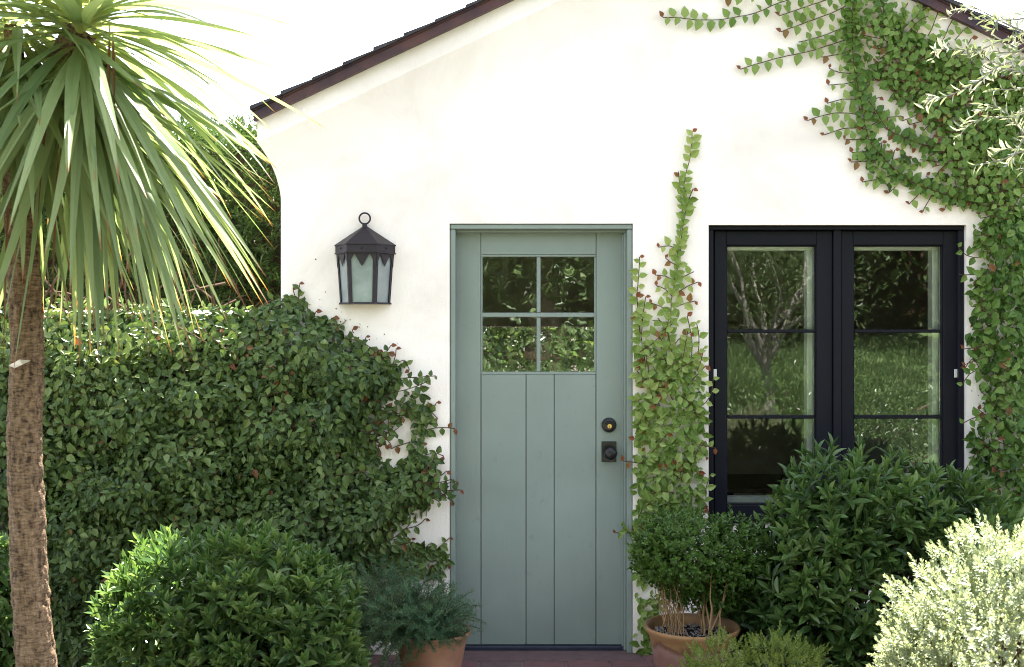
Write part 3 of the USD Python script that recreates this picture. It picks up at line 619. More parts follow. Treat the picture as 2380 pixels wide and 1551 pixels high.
for q in ([(250, 60), (240, 110), (245, 150)], [(215, 95), (225, 130), (240, 170)], [(510, 290), (500, 330), (480, 370)], [(578, 325), (560, 360), (540, 400)], [(725, 385), (720, 430), (700, 480)], [(790, 490), (770, 440), (735, 450)], [(870, 520), (845, 570), (830, 620)],
          [(925, 650), (905, 690), (880, 720)], [(930, 730), (900, 700), (860, 690)], [(1015, 780), (960, 775), (900, 780), (860, 800)], [(960, 915), (920, 900), (870, 910)], [(975, 990), (930, 1025), (880, 1050)], [(1020, 1040), (960, 1060), (920, 1095), (870, 1120)],
          [(870, 1225), (830, 1260), (770, 1275), (690, 1290)], [(990, 1320), (950, 1355), (900, 1400)], [(890, 1350), (850, 1390), (800, 1420)], [(800, 1325), (760, 1360), (720, 1400)], [(990, 1450), (950, 1420), (900, 1440)], [(640, 390), (620, 420), (590, 450)], [(415, 230), (400, 260), (390, 300)], [(330, 200), (310, 240), (300, 280)],
          [(640, 780), (690, 800), (740, 770), (730, 740)], [(790, 690), (750, 720), (690, 700), (650, 720)], [(700, 880), (720, 870), (770, 855), (820, 840)], [(650, 900), (640, 870), (600, 850)]):
    F.runner(z3(q), 22, tone=0.6)
F.twigs_in(edge + [(600, 1400), (640, 800)], 130, 20, 90, 10, 40, y=0.07, tips=0.3)
F.twigs_in([(-60, 740), (650, 740), (800, 1000), (800, 1300), (-60, 1500)], 150, 21, 80, 0, 90, plane=0.02, y=0.17, tips=0.12, tone=0.62)
F.loose_stems([(-60, 760), (600, 760), (700, 1300), (-60, 1500)], 260, 0.02)
F.write(t, M['fig_dark'])
# right of the door: pale young column
t = thing('climbing_fig', 'narrow pale green creeping fig climbing between the door and the black window', 'climbing plant')
F = Fig(22)
F.mass([(1478, 800), (1520, 790), (1560, 815), (1612, 830), (1638, 930), (1640, 1030), (1632, 1120), (1642, 1180), (1600, 1230), (1478, 1230)], 2.1, 21, 0.05, lean=0.1, side=1.0)
F.mass([(1478, 1200), (1640, 1200), (1600, 1260), (1560, 1330), (1545, 1430), (1520, 1500), (1500, 1535), (1482, 1500), (1480, 1350)], 1.35, 22, 0.03)
F.runner([(1608, 308), (1606, 335), (1602, 370), (1592, 410), (1588, 450), (1592, 490), (1584, 540), (1580, 600), (1568, 650), (1560, 700), (1556, 760), (1548, 820), (1550, 900)], 23, 0.42, ang=50, tone=0.75)
F.runner([(1576, 400), (1580, 440), (1585, 490), (1578, 560), (1570, 620)], 20, 0.6, ang=50, taper=False)
F.runner([(1610, 440), (1598, 470), (1590, 500)], 20)
for q in ([(1545, 600), (1560, 612), (1572, 618)], [(1522, 640), (1545, 642), (1566, 652)], [(1524, 664), (1545, 672), (1562, 690)], [(1622, 656), (1600, 664), (1575, 680)], [(1612, 632), (1595, 640), (1578, 650)], [(1530, 575), (1555, 572), (1578, 580)], [(1615, 700), (1590, 706), (1565, 716)], [(1512, 705), (1535, 712), (1555, 730)], [(1516, 745), (1535, 745), (1552, 760)],
          [(1596, 735), (1604, 770), (1608, 810), (1600, 850)], [(1486, 598), (1484, 640), (1480, 690), (1484, 740), (1492, 800), (1500, 850)], [(1478, 690), (1486, 720), (1494, 760)], [(1500, 690), (1494, 730), (1490, 780)], [(1600, 790), (1580, 800), (1556, 820)], [(1640, 850), (1620, 870), (1595, 900)], [(1645, 960), (1620, 950), (1600, 960)], [(1642, 1060), (1620, 1050), (1600, 1070)], [(1530, 790), (1540, 820), (1550, 860)], [(1478, 860), (1495, 880), (1510, 900)], [(1474, 1020), (1490, 1010), (1510, 1020)], [(1476, 930), (1490, 940), (1505, 945)]):
    F.runner(q, 23, 0.5, tone=0.75)
F.twigs_in([(1480, 760), (1620, 800), (1640, 1150), (1480, 1200)], 44, 22, 60, 60, 60, y=0.05, tips=0.2, tone=0.7)
F.twigs_in([(1480, 1200), (1560, 1250), (1530, 1500), (1484, 1520)], 12, 21, 50, 60, 50, y=0.02, tips=0.4)
F.write(t, M['fig_pale'], 0.6)
# right: the big one hanging down from the gable
z5 = lambda pts: [(1502.6 + a * .3686, b * .3686) for a, b in pts]
t = thing('climbing_fig', 'large creeping fig sprawling from the right gable over the window top, with loose runners', 'climbing plant')
F = Fig(23)
run = [[(100, 115), (200, 118), (300, 130), (450, 130), (560, 112), (640, 100), (720, 75), (800, 40), (950, 0), (1010, -20)], [(470, -5), (560, -20), (700, -30)], [(830, 110), (960, 70), (1100, 30), (1230, 0), (1290, -20)], [(845, 205), (1000, 150), (1180, 90), (1260, 50), (1330, 10)], [(955, 270), (1100, 235), (1240, 180), (1320, 130)],
       [(590, 440), (720, 400), (870, 360), (1020, 330), (1150, 290), (1290, 250)], [(1100, 365), (1230, 345), (1330, 300)], [(1145, 435), (1200, 460), (1290, 470)], [(1140, 540), (1230, 535), (1310, 520)], [(1135, 655), (1230, 630), (1330, 630)], [(1010, 765), (1100, 735), (1210, 715), (1340, 730)], [(1115, 855), (1230, 815), (1360, 805)], [(1240, 880), (1320, 885), (1400, 880)], [(1290, 965), (1380, 960), (1480, 950)],
       [(1285, 1025), (1400, 1020), (1500, 1000)], [(1355, 1150), (1450, 1135), (1540, 1110)], [(1520, 1220), (1560, 1190), (1600, 1130)], [(1650, 1290), (1700, 1240), (1740, 1180)], [(1735, 1340), (1760, 1290), (1800, 1220)], [(1870, 1330), (1890, 1280), (1900, 1230)], [(1600, 735), (1510, 745), (1420, 790), (1360, 830)], [(1650, 790), (1760, 760), (1840, 740)], [(1520, 480), (1600, 480), (1700, 470)], [(1500, 530), (1560, 545), (1640, 600)], [(1575, 640), (1640, 640), (1720, 650)],
       [(1690, 50), (1690, 110), (1680, 180), (1650, 260)], [(1800, 70), (1780, 130), (1755, 200), (1730, 260)], [(1900, 130), (1860, 190), (1830, 260), (1800, 330)], [(1990, 280), (1960, 340), (1920, 400)], [(2050, 370), (2030, 420), (1990, 470)], [(2000, 190), (1940, 230), (1890, 290)], [(1600, 60), (1560, 130), (1540, 200)], [(1740, 30), (1700, 80), (1640, 150)],
       [(1560, 950), (1545, 1010), (1530, 1070)], [(1640, 1000), (1650, 1060), (1680, 1140)], [(1600, 990), (1590, 1060), (1600, 1120)], [(1480, 900), (1470, 960), (1460, 1010)], [(1840, 1080), (1830, 1140), (1850, 1210)], [(1760, 1110), (1790, 1160), (1830, 1200)], [(1680, 930), (1640, 905), (1590, 870)], [(1430, 500), (1380, 560), (1330, 590)], [(1460, 620), (1400, 640), (1350, 660)], [(1350, 820), (1400, 760), (1440, 700)],
       [(1500, 740), (1440, 720), (1380, 690)], [(1720, 1010), (1800, 1020), (1880, 1030)], [(1800, 880), (1820, 940), (1880, 960)], [(2095, 1350), (2120, 1310), (2160, 1300)], [(1620, 880), (1680, 860), (1740, 880)]]
for q in run: F.runner(z5(q), 25 if q[0][0] < 1100 else 23, 0.5, tone=1.0 if q[0][0] < 700 else 0.88)
for q in ([(1240, -30), (1260, 150), (1280, 380), (1310, 540), (1340, 700), (1370, 850), (1440, 960), (1540, 1060), (1650, 1140), (1800, 1200), (1950, 1250), (2100, 1290)], [(1310, 560), (1400, 660), (1500, 810), (1620, 870), (1760, 920), (1900, 940), (2100, 930)], [(1480, 520), (1600, 620), (1720, 700), (1850, 800), (2000, 850)], [(1400, -20), (1460, 150), (1600, 280), (1760, 360), (1950, 460), (2150, 560), (2380, 620)]):
    F.runner(z5(q), 22, 0.42, tips=False, taper=False, tone=0.65); F.runner(z5([(a + 12, b + 14) for a, b in q]), 22, 0.5, y=-0.03, tips=False, taper=False, tone=0.6)
F.mass(z5([(1220, -40), (1520, -40), (1600, 60), (1640, 200), (1700, 300), (1560, 330), (1430, 500), (1310, 500), (1225, 350), (1210, 150)]), 1.35, 20, 0.05, lean=0.1, tone=0.68)
F.mass(z5([(1500, 170), (1700, 260), (1900, 370), (2030, 470), (2200, 520), (2400, 480), (2400, 720), (2000, 570), (1800, 520), (1600, 440), (1500, 330)]), 1.7, 20, 0.06, tone=0.55)
F.mass(z5([(1600, 440), (1800, 520), (1960, 560), (1900, 640), (1760, 640), (1640, 560)]), 1.3, 21, 0.03)
F.mass(z5([(1640, 600), (1760, 620), (1900, 650), (2050, 600), (2400, 620), (2400, 1480), (2140, 1480), (2120, 1310), (2010, 1270), (2080, 1050), (1930, 900), (1860, 790), (1700, 690)]), 1.8, 20, 0.08, tone=0.55)
F.mass(z5([(1720, 1180), (1740, 1110), (1880, 1070), (2050, 1030), (2160, 1050), (2140, 1300), (1960, 1290), (1780, 1220)]), 1.5, 21, 0.03)
F.mass(z5([(1390, 860), (1470, 860), (1560, 930), (1700, 980), (1880, 930), (2050, 900), (2050, 1010), (1880, 1020), (1740, 1010), (1640, 1060), (1500, 980)]), 1.2, 21, 0.03)
F.mass(z5([(1290, 880), (1420, 880), (1540, 1010), (1640, 1100), (1720, 1200), (1600, 1190), (1480, 1150), (1380, 1080), (1300, 1000)]), 1.15, 21, 0.03)
F.mass([(2290, 500), (2400, 470), (2400, 1230), (2275, 1180), (2262, 1080), (2255, 1010), (2285, 960), (2275, 880), (2252, 780), (2262, 720), (2252, 660), (2285, 610), (2262, 560)], 3.4, 22, 0.13, lean=0.1, face=0.6, side=1.0)
F.twigs_in(z5([(1480, 200), (1750, 330), (2050, 480), (2380, 480), (2380, 1400), (2150, 1400), (1900, 1000), (1700, 650), (1500, 480)]), 190, 21, 75, 160, 50, y=0.05, tips=0.12, tone=0.68)
F.twigs_in([(2262, 540), (2330, 540), (2330, 1150), (2262, 1100)], 44, 23, 55, 170, 50, y=0.10, tips=0.2, tone=0.6)
F.write(t, M['fig'], 0.5)

# ------------------------------------------------------------------ hedge behind the garden wall
def shoot_leaves(Lv, base, axis, n, length, ll, lw, r, a0=70, a1=18, jit=10, age=0.0, whorl=False):
    "leaves in a spiral round shoots: base, axis (k,3); n leaves each"
    k = len(base); axis = unit(axis)
    ref = np.where(np.abs(axis[:, 2:]) < 0.9, [[0, 0, 1.0]], [[1.0, 0, 0]]); u = unit(np.cross(axis, ref)); v = np.cross(axis, u)
    ph0 = r.uniform(0, 2 * np.pi, k)
    for i in range(n):
        f = i / max(1, n - 1)
        ang = np.radians(a0 + (a1 - a0) * f + r.normal(0, jit, k)); ph = ph0 + i * 2.399 + r.normal(0, 0.15, k)
        rad = np.cos(ph)[:, None] * u + np.sin(ph)[:, None] * v
        D = np.cos(ang)[:, None] * axis + np.sin(ang)[:, None] * rad
        N = np.cos(ang)[:, None] * -rad * -1 * -1 + np.sin(ang)[:, None] * axis
        l = ll * r.uniform(0.7, 1.15, k) * (1 - 0.25 * f)
        Lv.add(base + axis * (length * f)[:, None] if np.ndim(length) else base + axis * length * f, D, N, l, lw * l / ll, age)
LANCE = leaf_tpl(3, 'lance', 0.2, 0.12)
NARROW = DIAMOND
t = thing('hedge', 'tall dark clipped hedge rising behind the garden wall and the palm', 'hedge')
r = np.random.default_rng(31)
HY, HZ = 1.15, 2.74
Lv = Leaves(NARROW)
k = 6200
b = np.stack([r.uniform(-5.2, -1.22, k), HY + r.uniform(0, 0.35, k) ** 1.0, r.uniform(0.9, HZ, k)], 1)
b[:, 1] -= 0.16 * meshkit.noise(b * 2.2, 2)
ax = np.stack([r.normal(0, 0.5, k), np.full(k, -0.9), r.normal(0.45, 0.45, k)], 1)
shoot_leaves(Lv, b, ax, 9, 0.06, 0.085, 0.0115, r, 75, 20, 12)
k = 1300
b = np.stack([r.uniform(-5.2, -1.22, k), HY + r.uniform(0.0, 1.1, k), np.full(k, HZ - 0.05)], 1); b[:, 2] += 0.13 * meshkit.noise(b * 2.5, 8) + r.uniform(-0.05, 0.05, k)
shoot_leaves(Lv, b, np.stack([r.normal(0, 0.4, k), r.normal(-0.2, 0.4, k), np.ones(k)], 1), 9, 0.08, 0.085, 0.0115, r, 70, 15, 12)
Lv.write(t, M['hedge'], 300, 0.3)
st = []
for i in range(60):
    p = np.array([r.uniform(-5, -1.25), HY + 0.25, 0.0]); pts = [p]
    for j in range(7): p = p + np.array([r.normal(0, 0.07), r.normal(-0.01, 0.03), 0.38]); pts.append(p)
    st.append(tube(pts, np.linspace(0.014, 0.003, 8), 4))
msh(t, 'branch', join(*st), M['stem'], label='bare brown inner branches', kind='stuff')
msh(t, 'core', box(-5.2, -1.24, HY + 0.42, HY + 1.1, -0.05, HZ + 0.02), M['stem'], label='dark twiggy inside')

# ------------------------------------------------------------------ palm
t = thing('palm', 'palm like tree with ringed brown trunk and drooping strap leaves at the left edge', 'palm tree', loc=None)
PY = -1.9; PK = (CD + PY) / 4.017
tr = [(30, 60), (38, 250), (44, 420), (54, 600), (59, 720), (62, 900), (58, 1080), (63, 1220), (70, 1350), (76, 1450), (83, 1551), (90, 1700), (94, 1812)]
wd = [30, 60, 66, 70, 75, 77, 79, 80, 80, 83, 90, 100, 108]
cl = np.array([P(a, b_, PY) for a, b_ in tr]); dd = np.r_[0, np.cumsum(np.linalg.norm(np.diff(cl, axis=0), axis=1))]
from scipy.interpolate import PchipInterpolator
q = np.linspace(0, dd[-1], 330); C = np.stack([PchipInterpolator(dd, cl[:, i])(q) for i in range(3)], 1); R = PchipInterpolator(dd, np.array(wd) / 2 * (CD + PY) / FPX)(q)
ns = 72; gth = np.arange(ns) * 2 * np.pi / ns
pp = np.stack([np.cos(gth)[None] * 1.0 + 0 * q[:, None], np.sin(gth)[None] + 0 * q[:, None], np.broadcast_to(q[:, None], (len(q), ns))], -1)
dis = 0.011 * (meshkit.fbm(pp * [2.6, 2.6, 42], 3, 4) - 0.5) + 0.008 * (meshkit.fbm(pp * [5, 5, 20], 3, 9) - 0.5) + 0.012 * (meshkit.noise(pp * [1, 1, 4], 3) - 0.5)
rad = R[:, None] + dis
V = C[:, None] + rad[..., None] * np.stack([np.cos(gth), np.sin(gth), 0 * gth], -1)[None]
f = []
for i in range(len(q) - 1):
    a = i * ns + np.arange(ns); b_ = i * ns + (np.arange(ns) + 1) % ns
    f += [np.stack([a, b_ + ns, b_], 1), np.stack([a, a + ns, b_ + ns], 1)]
msh(t, 'trunk', trimesh.Trimesh(V.reshape(-1, 3), np.vstack(f), process=False), M['palm_bark'], True)
# a torn dry sheath on the trunk
sh = np.array([P(20, 850, PY - 0.055), P(45, 836, PY - 0.072), P(72, 838, PY - 0.07), P(34, 856, PY - 0.075), P(52, 848, PY - 0.085)])
raw(t, 'dry_sheath', sh, np.array([[0, 4, 1], [0, 3, 4], [1, 4, 2]]), simple('dry_sheath', (0.6, 0.52, 0.42), 0.7), label='pale torn sheath round the trunk')
h2a, h2b = P(44, 420, PY), P(185, 120, PY - 0.08)
br = resample([P(46, 450, PY), P(70, 330, PY - 0.03), P(130, 190, PY - 0.06), P(188, 70, PY - 0.08)], 0.02)
msh(t, 'branch', tube(br, np.linspace(0.045, 0.05, len(br)), 16), M['palm_bark'], 60, label='side branch carrying the second leaf head')
SN = 11
STV, STF, STA = leaf_tpl(SN, 'strap', 0.3, 0.0)
EXTRA = []
def blade(base, az, el, L, W, droop, r, age=0.0, m='palm', name='leaf'):
    n = SN; pts = [np.array(base, float)]; e_ = el; sway = r.normal(0, 0.10)
    dirs = []
    for i in range(n + 1):
        tt = i / n
        ee = el - 0.85 * droop * tt ** 0.55; aa = az + sway * tt
        dirs.append([math.cos(ee) * math.cos(aa), math.cos(ee) * math.sin(aa), math.sin(ee)])
    dirs = np.array(dirs)
    for i in range(n): pts.append(pts[-1] + (dirs[i] + dirs[i + 1]) / 2 * L / n)
    pts = np.array(pts); side = np.array([-math.sin(az), math.cos(az), 0]); roll = r.normal(0, 0.35)
    v = []
    for i in range(n + 1):
        up = np.cross(dirs[i], side); up = up if up[2] > 0 or abs(up[2]) < 1e-6 else up
        up = -up if np.dot(up, [0, 0, 1]) < 0 and el > -0.5 else up
        sd = unit(side * math.cos(roll * (0.3 + i / n)) + up * math.sin(roll * (0.3 + i / n)))
        w = STV[3 * i + 2, 1]
        fo = STV[3 * i, 2] * W * 0.9
        v += [pts[i] - sd * w * W + up * fo, pts[i], pts[i] + sd * w * W + up * fo]
    T = np.stack([np.full(len(v), r.random()), np.full(len(v), age), STA * r.uniform(0.965, 1.03)], -1)
    if name == 'foliage': EXTRA.append((np.array(v), T))
    else: raw(t, name, np.array(v), STF, M[m], T)
r = np.random.default_rng(44)
for hi, (hx, hy, hyy, cnt) in enumerate(((40, 30, PY, 122), (190, 52, PY - 0.08, 178))):
    c0 = P(hx, hy, hyy)
    for i in range(cnt):
        f_ = (i + 0.5) / cnt                                           # 0 young (upright) ... 1 old (hanging)
        az = i * 2.399963 + r.normal(0, 0.15)
        el = math.radians(74 - 140 * f_ ** 0.8 + r.normal(0, 8))
        L = r.uniform(0.80, 1.04) * (0.8 + 0.25 * min(1, f_ * 2)) * (1.06 if hi else 1.0) * 1.02 * PK
        if math.cos(az) > 0.25 and el > -0.5: L *= 0.80
        droop = math.radians(r.uniform(18, 46) + 14 * f_) if el > -0.4 else math.radians(max(4, 40 + math.degrees(el) * 0.6))
        droop = min(droop, el + math.radians(88))
        base = c0 + PK * np.array([0, 0, 0.10 - 0.30 * f_]) + 0.04 * np.array([math.cos(az), math.sin(az), 0])
        blade(base, az, el, L, PK * r.uniform(0.036, 0.049), droop, r)
for i in range(120):
    hx, hy, hyy = ((40, 30, PY), (190, 52, PY - 0.08))[i % 3 > 0]; az = r.uniform(-np.pi, np.pi) if i % 2 else r.uniform(-1.3, 0.5); el = math.radians(r.uniform(-66, -8))
    blade(P(hx, hy, hyy) + PK * np.array([0, 0, -0.22 + r.normal(0, 0.04)]) + 0.04 * np.array([math.cos(az), math.sin(az), 0]), az, el, PK * r.uniform(0.74, 1.0) * (0.88 if math.cos(az) > 0.3 and el > -0.5 else 1), PK * r.uniform(0.03, 0.044), min(math.radians(24), el + math.radians(86)), r, name='foliage')
raw(t, 'foliage', np.vstack([v for v, _ in EXTRA]), np.vstack([STF + i * len(STV) for i in range(len(EXTRA))]), M['palm'], np.vstack([T for _, T in EXTRA]), kind='stuff')
for (a, b_, az, L) in ((255, 60, -1.3, 0.42), (262, 75, -1.1, 0.3), (140, 330, -1.6, 0.5), (25, 420, -1.5, 0.55), (120, 180, -1.9, 0.45)):
    blade(P(a, b_, PY - 0.22), az, math.radians(-78), L, 0.009, math.radians(9), r, 1.0, name='dead_leaf')

# ------------------------------------------------------------------ shrubs
SHRUB = leaf_tpl(4, 'lance', 0.22, 0.10)
def lobes_shoots(lobes, n, r, up=0.5, face=0.25):
    "points and axes on the outside of a group of ellipsoids (centre, radii)"
    w = np.array([l[1][0] * l[1][2] for l in lobes]); w = w / w.sum(); B, A = [], []
    while len(B) < n:
        i = r.choice(len(lobes), p=w); c, R_ = lobes[i]; d = unit(r.normal(0, 1, 3))
        if d[1] > 0.35 or d[2] < -0.55: continue
        rr = 1 - 0.12 * abs(r.normal()); p = c + d * R_ * rr
        p = c + (p - c) * (0.84 + 0.34 * meshkit.noise(p * 6, 6)) + np.array([0, 0, max(0, r.normal(0, 0.02))])
        if any(j != i and (((p - cc) / RR) ** 2).sum() < 0.72 for j, (cc, RR) in enumerate(lobes)): continue
        B.append(p); A.append(unit(d / R_ * np.mean(R_)) + [0, -face, up] + r.normal(0, 0.28, 3))
    return np.array(B), np.array(A)
def shrub(name, label, cat, lobes_px, y, depth, n, ll, lw, m, seed, per=10, length=0.055, tpl=SHRUB, fill=0.8, up=0.5, a0=72, a1=22, stem_m='stem', parts=300, group=None, extra=None):
    r = np.random.default_rng(seed); t = thing(name, label, cat, group)
    lobes = []
    for (cx, cy, rx, ry, *dy) in lobes_px:
        yy = y + (dy[0] if dy else 0); lobes.append((P(cx, cy, yy), np.array([S(rx, yy), depth * (dy[1] if len(dy) > 1 else 1), S(ry, yy)])))
    B, A = lobes_shoots(lobes, n, r, up)
    Lv = Leaves(tpl); shoot_leaves(Lv, B - unit(A) * length * 0.5, A, per, length, ll, lw, r, a0, a1, 9)
    nf = int(n * per * fill * 1.6); P_ = []
    for _ in range(nf):
        c, R_ = lobes[r.integers(len(lobes))]; d = unit(r.normal(0, 1, 3)); P_.append(c + d * R_ * r.uniform(0.35, 0.82))
    if nf: Lv.add(np.array(P_), unit(r.normal(0, 1, (nf, 3)) + [0, -0.2, 0.3]), unit(r.normal(0, 0.6, (nf, 3)) + [0, -0.4, 0.8]), ll * r.uniform(0.7, 1.1, nf), lw)
    if extra: extra(Lv, r, t)
    Lv.write(t, M[m], parts, 0.5)
    base = np.array([np.mean([l[0][0] for l in lobes]), lobes[0][0][1] + 0.05, 0.0]); st = []
    for i in range(0, len(B), max(1, len(B) // 140)):
        p0 = base + np.array([r.normal(0, 0.10), r.normal(0, 0.05), 0]); p1 = base + (B[i] - base) * 0.78; mid = (p0 + p1) / 2 + [r.normal(0, 0.03), 0.05, 0.05]
        st.append(tube(resample(np.array([p0, (p0 + mid) / 2 + [0, 0.02, 0.03], mid, p1]), 0.06), 0.0035, 4))
    msh(t, 'branch', join(*st), M[stem_m], label='thin branches', kind='stuff'); return t
shrub('shrub', 'dark green bushy shrub in front of the garden wall, right of the palm trunk', 'shrub',
      [(400, 1440, 155, 180), (590, 1430, 170, 175), (720, 1480, 110, 170), (480, 1560, 240, 220), (700, 1610, 150, 190)], -0.9, 0.30, 430, 0.080, 0.0255, 'pitto', 51, 9, a0=58, a1=14, up=1.25, fill=0.45, length=0.06)
shrub('shrub', 'tall dark green glossy shrub growing in front of the black window', 'shrub',
      [(1920, 1230, 120, 160), (2060, 1225, 140, 160), (2190, 1255, 120, 150), (2000, 1400, 220, 220), (2250, 1330, 120, 200), (1850, 1340, 85, 170), (2030, 1530, 200, 160), (1815, 1500, 85, 130, 0.1), (1760, 1420, 60, 110, 0.2), (1715, 1440, 60, 90, 0.3, 0.6)], -0.55, 0.30, 470, 0.092, 0.0265, 'pitto', 52, 8, fill=1.0, a0=62, a1=16, up=1.0)
shrub('shrub', 'dark leafy shrub cut by the left edge behind the palm trunk', 'shrub', [(-40, 1400, 85, 140), (-10, 1520, 70, 130)], -0.6, 0.2, 110, 0.08, 0.022, 'pitto', 53, 9)
TUFT = leaf_tpl(2, 'obov', 0.1, -0.12)
shrub('sunlit_bush', 'bright pale green sunlit bush filling the lower right corner', 'bush',
      [(2420, 1590, 365, 375), (2300, 1480, 190, 190, 0.05, 0.6), (2180, 1640, 140, 220, 0, 0.7)], -2.15, 0.42, 2500, 0.0165, 0.0092, 'tuft', 54, 20, 0.05, TUFT, fill=0.12, a0=78, a1=25)
shrub('low_shrub', 'low yellow green tufted shrub in front of the stained pot', 'shrub',
      [(1680, 1580, 90, 95), (1800, 1570, 100, 95), (1630, 1600, 65, 70), (1870, 1590, 60, 80)], -1.15, 0.16, 620, 0.016, 0.0055, 'low', 55, 22, 0.045, TUFT, fill=0.15)
# ------------------------------------------------------------------ pots
def pot(label, cpx, rim_py, rim_half_px, y, z0, m, ridge):
    c = P(cpx, rim_py, y); zr = c[2]; Rr = S(rim_half_px, y); h = zr - z0; loc = np.array([c[0], y, z0])
    t = thing('plant_pot', label, 'flower pot', loc=loc)
    pr = [(0.001, 0.0), (Rr * 0.66, 0.0), (Rr * 0.67, 0.008)]
    for u in np.linspace(0.05, 0.86, 12): pr.append((Rr * (0.67 + 0.22 * u + 0.05 * u * u) + (0.006 * math.exp(-((u - 0.42) / 0.05) ** 2) + 0.004 * math.exp(-((u - 0.52) / 0.03) ** 2) if ridge else 0), h * u))
    pr += [(Rr * 0.955, h * 0.90), (Rr * 0.985, h * 0.945), (Rr, h * 0.97), (Rr * 0.99, h * 0.995), (Rr * 0.965, h), (Rr * 0.935, h * 0.985), (Rr * 0.90, h * 0.93), (Rr * 0.86, h * 0.80), (Rr * 0.84, h * 0.72)]
    msh(t, 'body', lathe(pr, 64), m, 50)
    rr = np.random.default_rng(int(cpx)); n = 40
    sv = lathe([(0.001, h * 0.87), (Rr * 0.3, h * 0.865), (Rr * 0.6, h * 0.85), (Rr * 0.868, h * 0.835)], 40); v = np.array(sv.vertices); v[:, 2] += 0.012 * (meshkit.noise(v * 40) - 0.5); sv.vertices = v
    msh(t, 'soil', sv, M['soil'], True)
    if ridge:
        pb = []
        for i in range(420):
            a, q_ = rr.uniform(0, 2 * np.pi), Rr * 0.84 * math.sqrt(rr.random()); s_ = trimesh.creation.icosphere(0, rr.uniform(0.0025, 0.0055)); s_.apply_translation([q_ * math.cos(a), q_ * math.sin(a), h * 0.862 + rr.uniform(0, 0.004)]); pb.append(s_)
        msh(t, 'pebbles', join(*pb), M['pebble'], kind='stuff', label='white pebbles on the soil')
    return np.array([c[0], y, z0 + h * 0.85]), Rr
cl_, Rl = pot('plain terracotta pot holding the rosemary, left of the door', 1003, 1464, 92, -0.5, 0.05, M['terracotta'], False)
cr_, Rr_ = pot('stained brown terracotta pot with ridges holding the boxwood, right of the door', 1608, 1452, 111, -0.58, 0.05, M['glazed'], True)
# rosemary
NEEDLE = DIAMOND
def rosemary(label, c, n, rad, hgt, seed, parts, bias=(0, 0, 0), lmin=0.2, lmax=0.42, droop=1.0):
    r = np.random.default_rng(seed); t = thing('rosemary', label, 'plant'); Lv = Leaves(NEEDLE); st = []
    for i in range(n):
        az = r.uniform(0, 2 * np.pi); el = math.radians(r.uniform(15, 88)); L = r.uniform(lmin, lmax) * (0.72 if math.cos(az) > 0.3 and n > 100 else 1)
        p = c + np.array([math.cos(az), math.sin(az), 0]) * rad * math.sqrt(r.random()); d = np.array([math.cos(el) * math.cos(az), math.cos(el) * math.sin(az), math.sin(el)]) + np.array(bias)
        k = int(L / 0.012); pts = [p]; d = unit(d)
        for j in range(k): d = unit(d + np.array([r.normal(0, 0.11), r.normal(0, 0.11), -0.055 * droop * (1 - 0.5 * math.sin(el))])); pts.append(pts[-1] + d * 0.012)
        pts = np.array(pts); st.append(tube(pts[::3], 0.0013, 4)); T = unit(np.gradient(pts, axis=0)); s0 = int(k * 0.25)
        shoot_leaves(Lv, pts[s0:], T[s0:], 6, 0.009, 0.020, 0.0046, r, 80, 50, 14)
    Lv.write(t, M['rosemary'], parts, 0.4, name='needle'); msh(t, 'stem', join(*st), M['stem'], kind='stuff')
rosemary('dark blue green rosemary spilling over the left terracotta pot', cl_ + [-0.09, 0.0, 0.03], 560, 0.15, 0.3, 61, 0, (-0.12, -0.08, 0.1), 0.12, 0.36, 1.5)
rosemary('small grey green rosemary between the window shrub and the sunlit bush', np.array([P(2335, 0, -1.2)[0], -1.2, 0.55]), 40, 0.06, 0.3, 62, 0, (0, 0, 0.4), 0.2, 0.34)
# boxwood
t = thing('boxwood', 'small boxwood with bare twiggy stems in the stained pot', 'plant')
r = np.random.default_rng(71)
lob = [(P(1590, 1290, -0.58), np.array([S(105), 0.19, S(85)])), (P(1690, 1300, -0.55), np.array([S(75), 0.16, S(85)])), (P(1545, 1300, -0.6), np.array([S(60), 0.12, S(70)])), (P(1640, 1370, -0.5), np.array([S(90), 0.13, S(55)]))]
B, A = lobes_shoots(lob, 560, r, 0.7)
Lv = Leaves(leaf_tpl(3, 'obov', 0.25, 0.05)); shoot_leaves(Lv, B - unit(A) * 0.02, A, 8, 0.045, 0.027, 0.0150, r, 72, 30, 10)
nf = 5200; Pf = np.array([lob[i][0] + unit(r.normal(0, 1, 3)) * lob[i][1] * r.uniform(0.4, 0.95) for i in r.integers(0, len(lob), nf)])
Lv.add(Pf, unit(r.normal(0, 1, (nf, 3))), unit(r.normal(0, 0.6, (nf, 3)) + [0, -0.4, 0.7]), 0.025 * r.uniform(0.7, 1.1, nf), 0.014)
Lv.write(t, M['boxw'], 300, 0.8)
def twig(p0, p1, rad, r, wob=0.006):
    q = np.linspace(0, 1, 9)[:, None]; pts = p0 + (p1 - p0) * q + np.cumsum(r.normal(0, wob, (9, 3)), 0) * np.sin(np.pi * q) ** 0.5; return tube(pts, np.linspace(rad, rad * 0.5, 9), 6)
for i in range(44):
    left = i < 34
    p0 = cr_ + np.array([r.normal(-0.06 if left else 0.05, 0.022), r.normal(-0.02, 0.03), -0.03]); tgt = P(r.uniform(1510, 1600) if left else r.uniform(1590, 1720), r.uniform(1280, 1350), -0.58 + r.normal(0, 0.06))
    msh(t, 'twig', twig(p0, tgt, r.uniform(0.0018, 0.003) if left else 0.0042, r), M['twig'], 60)

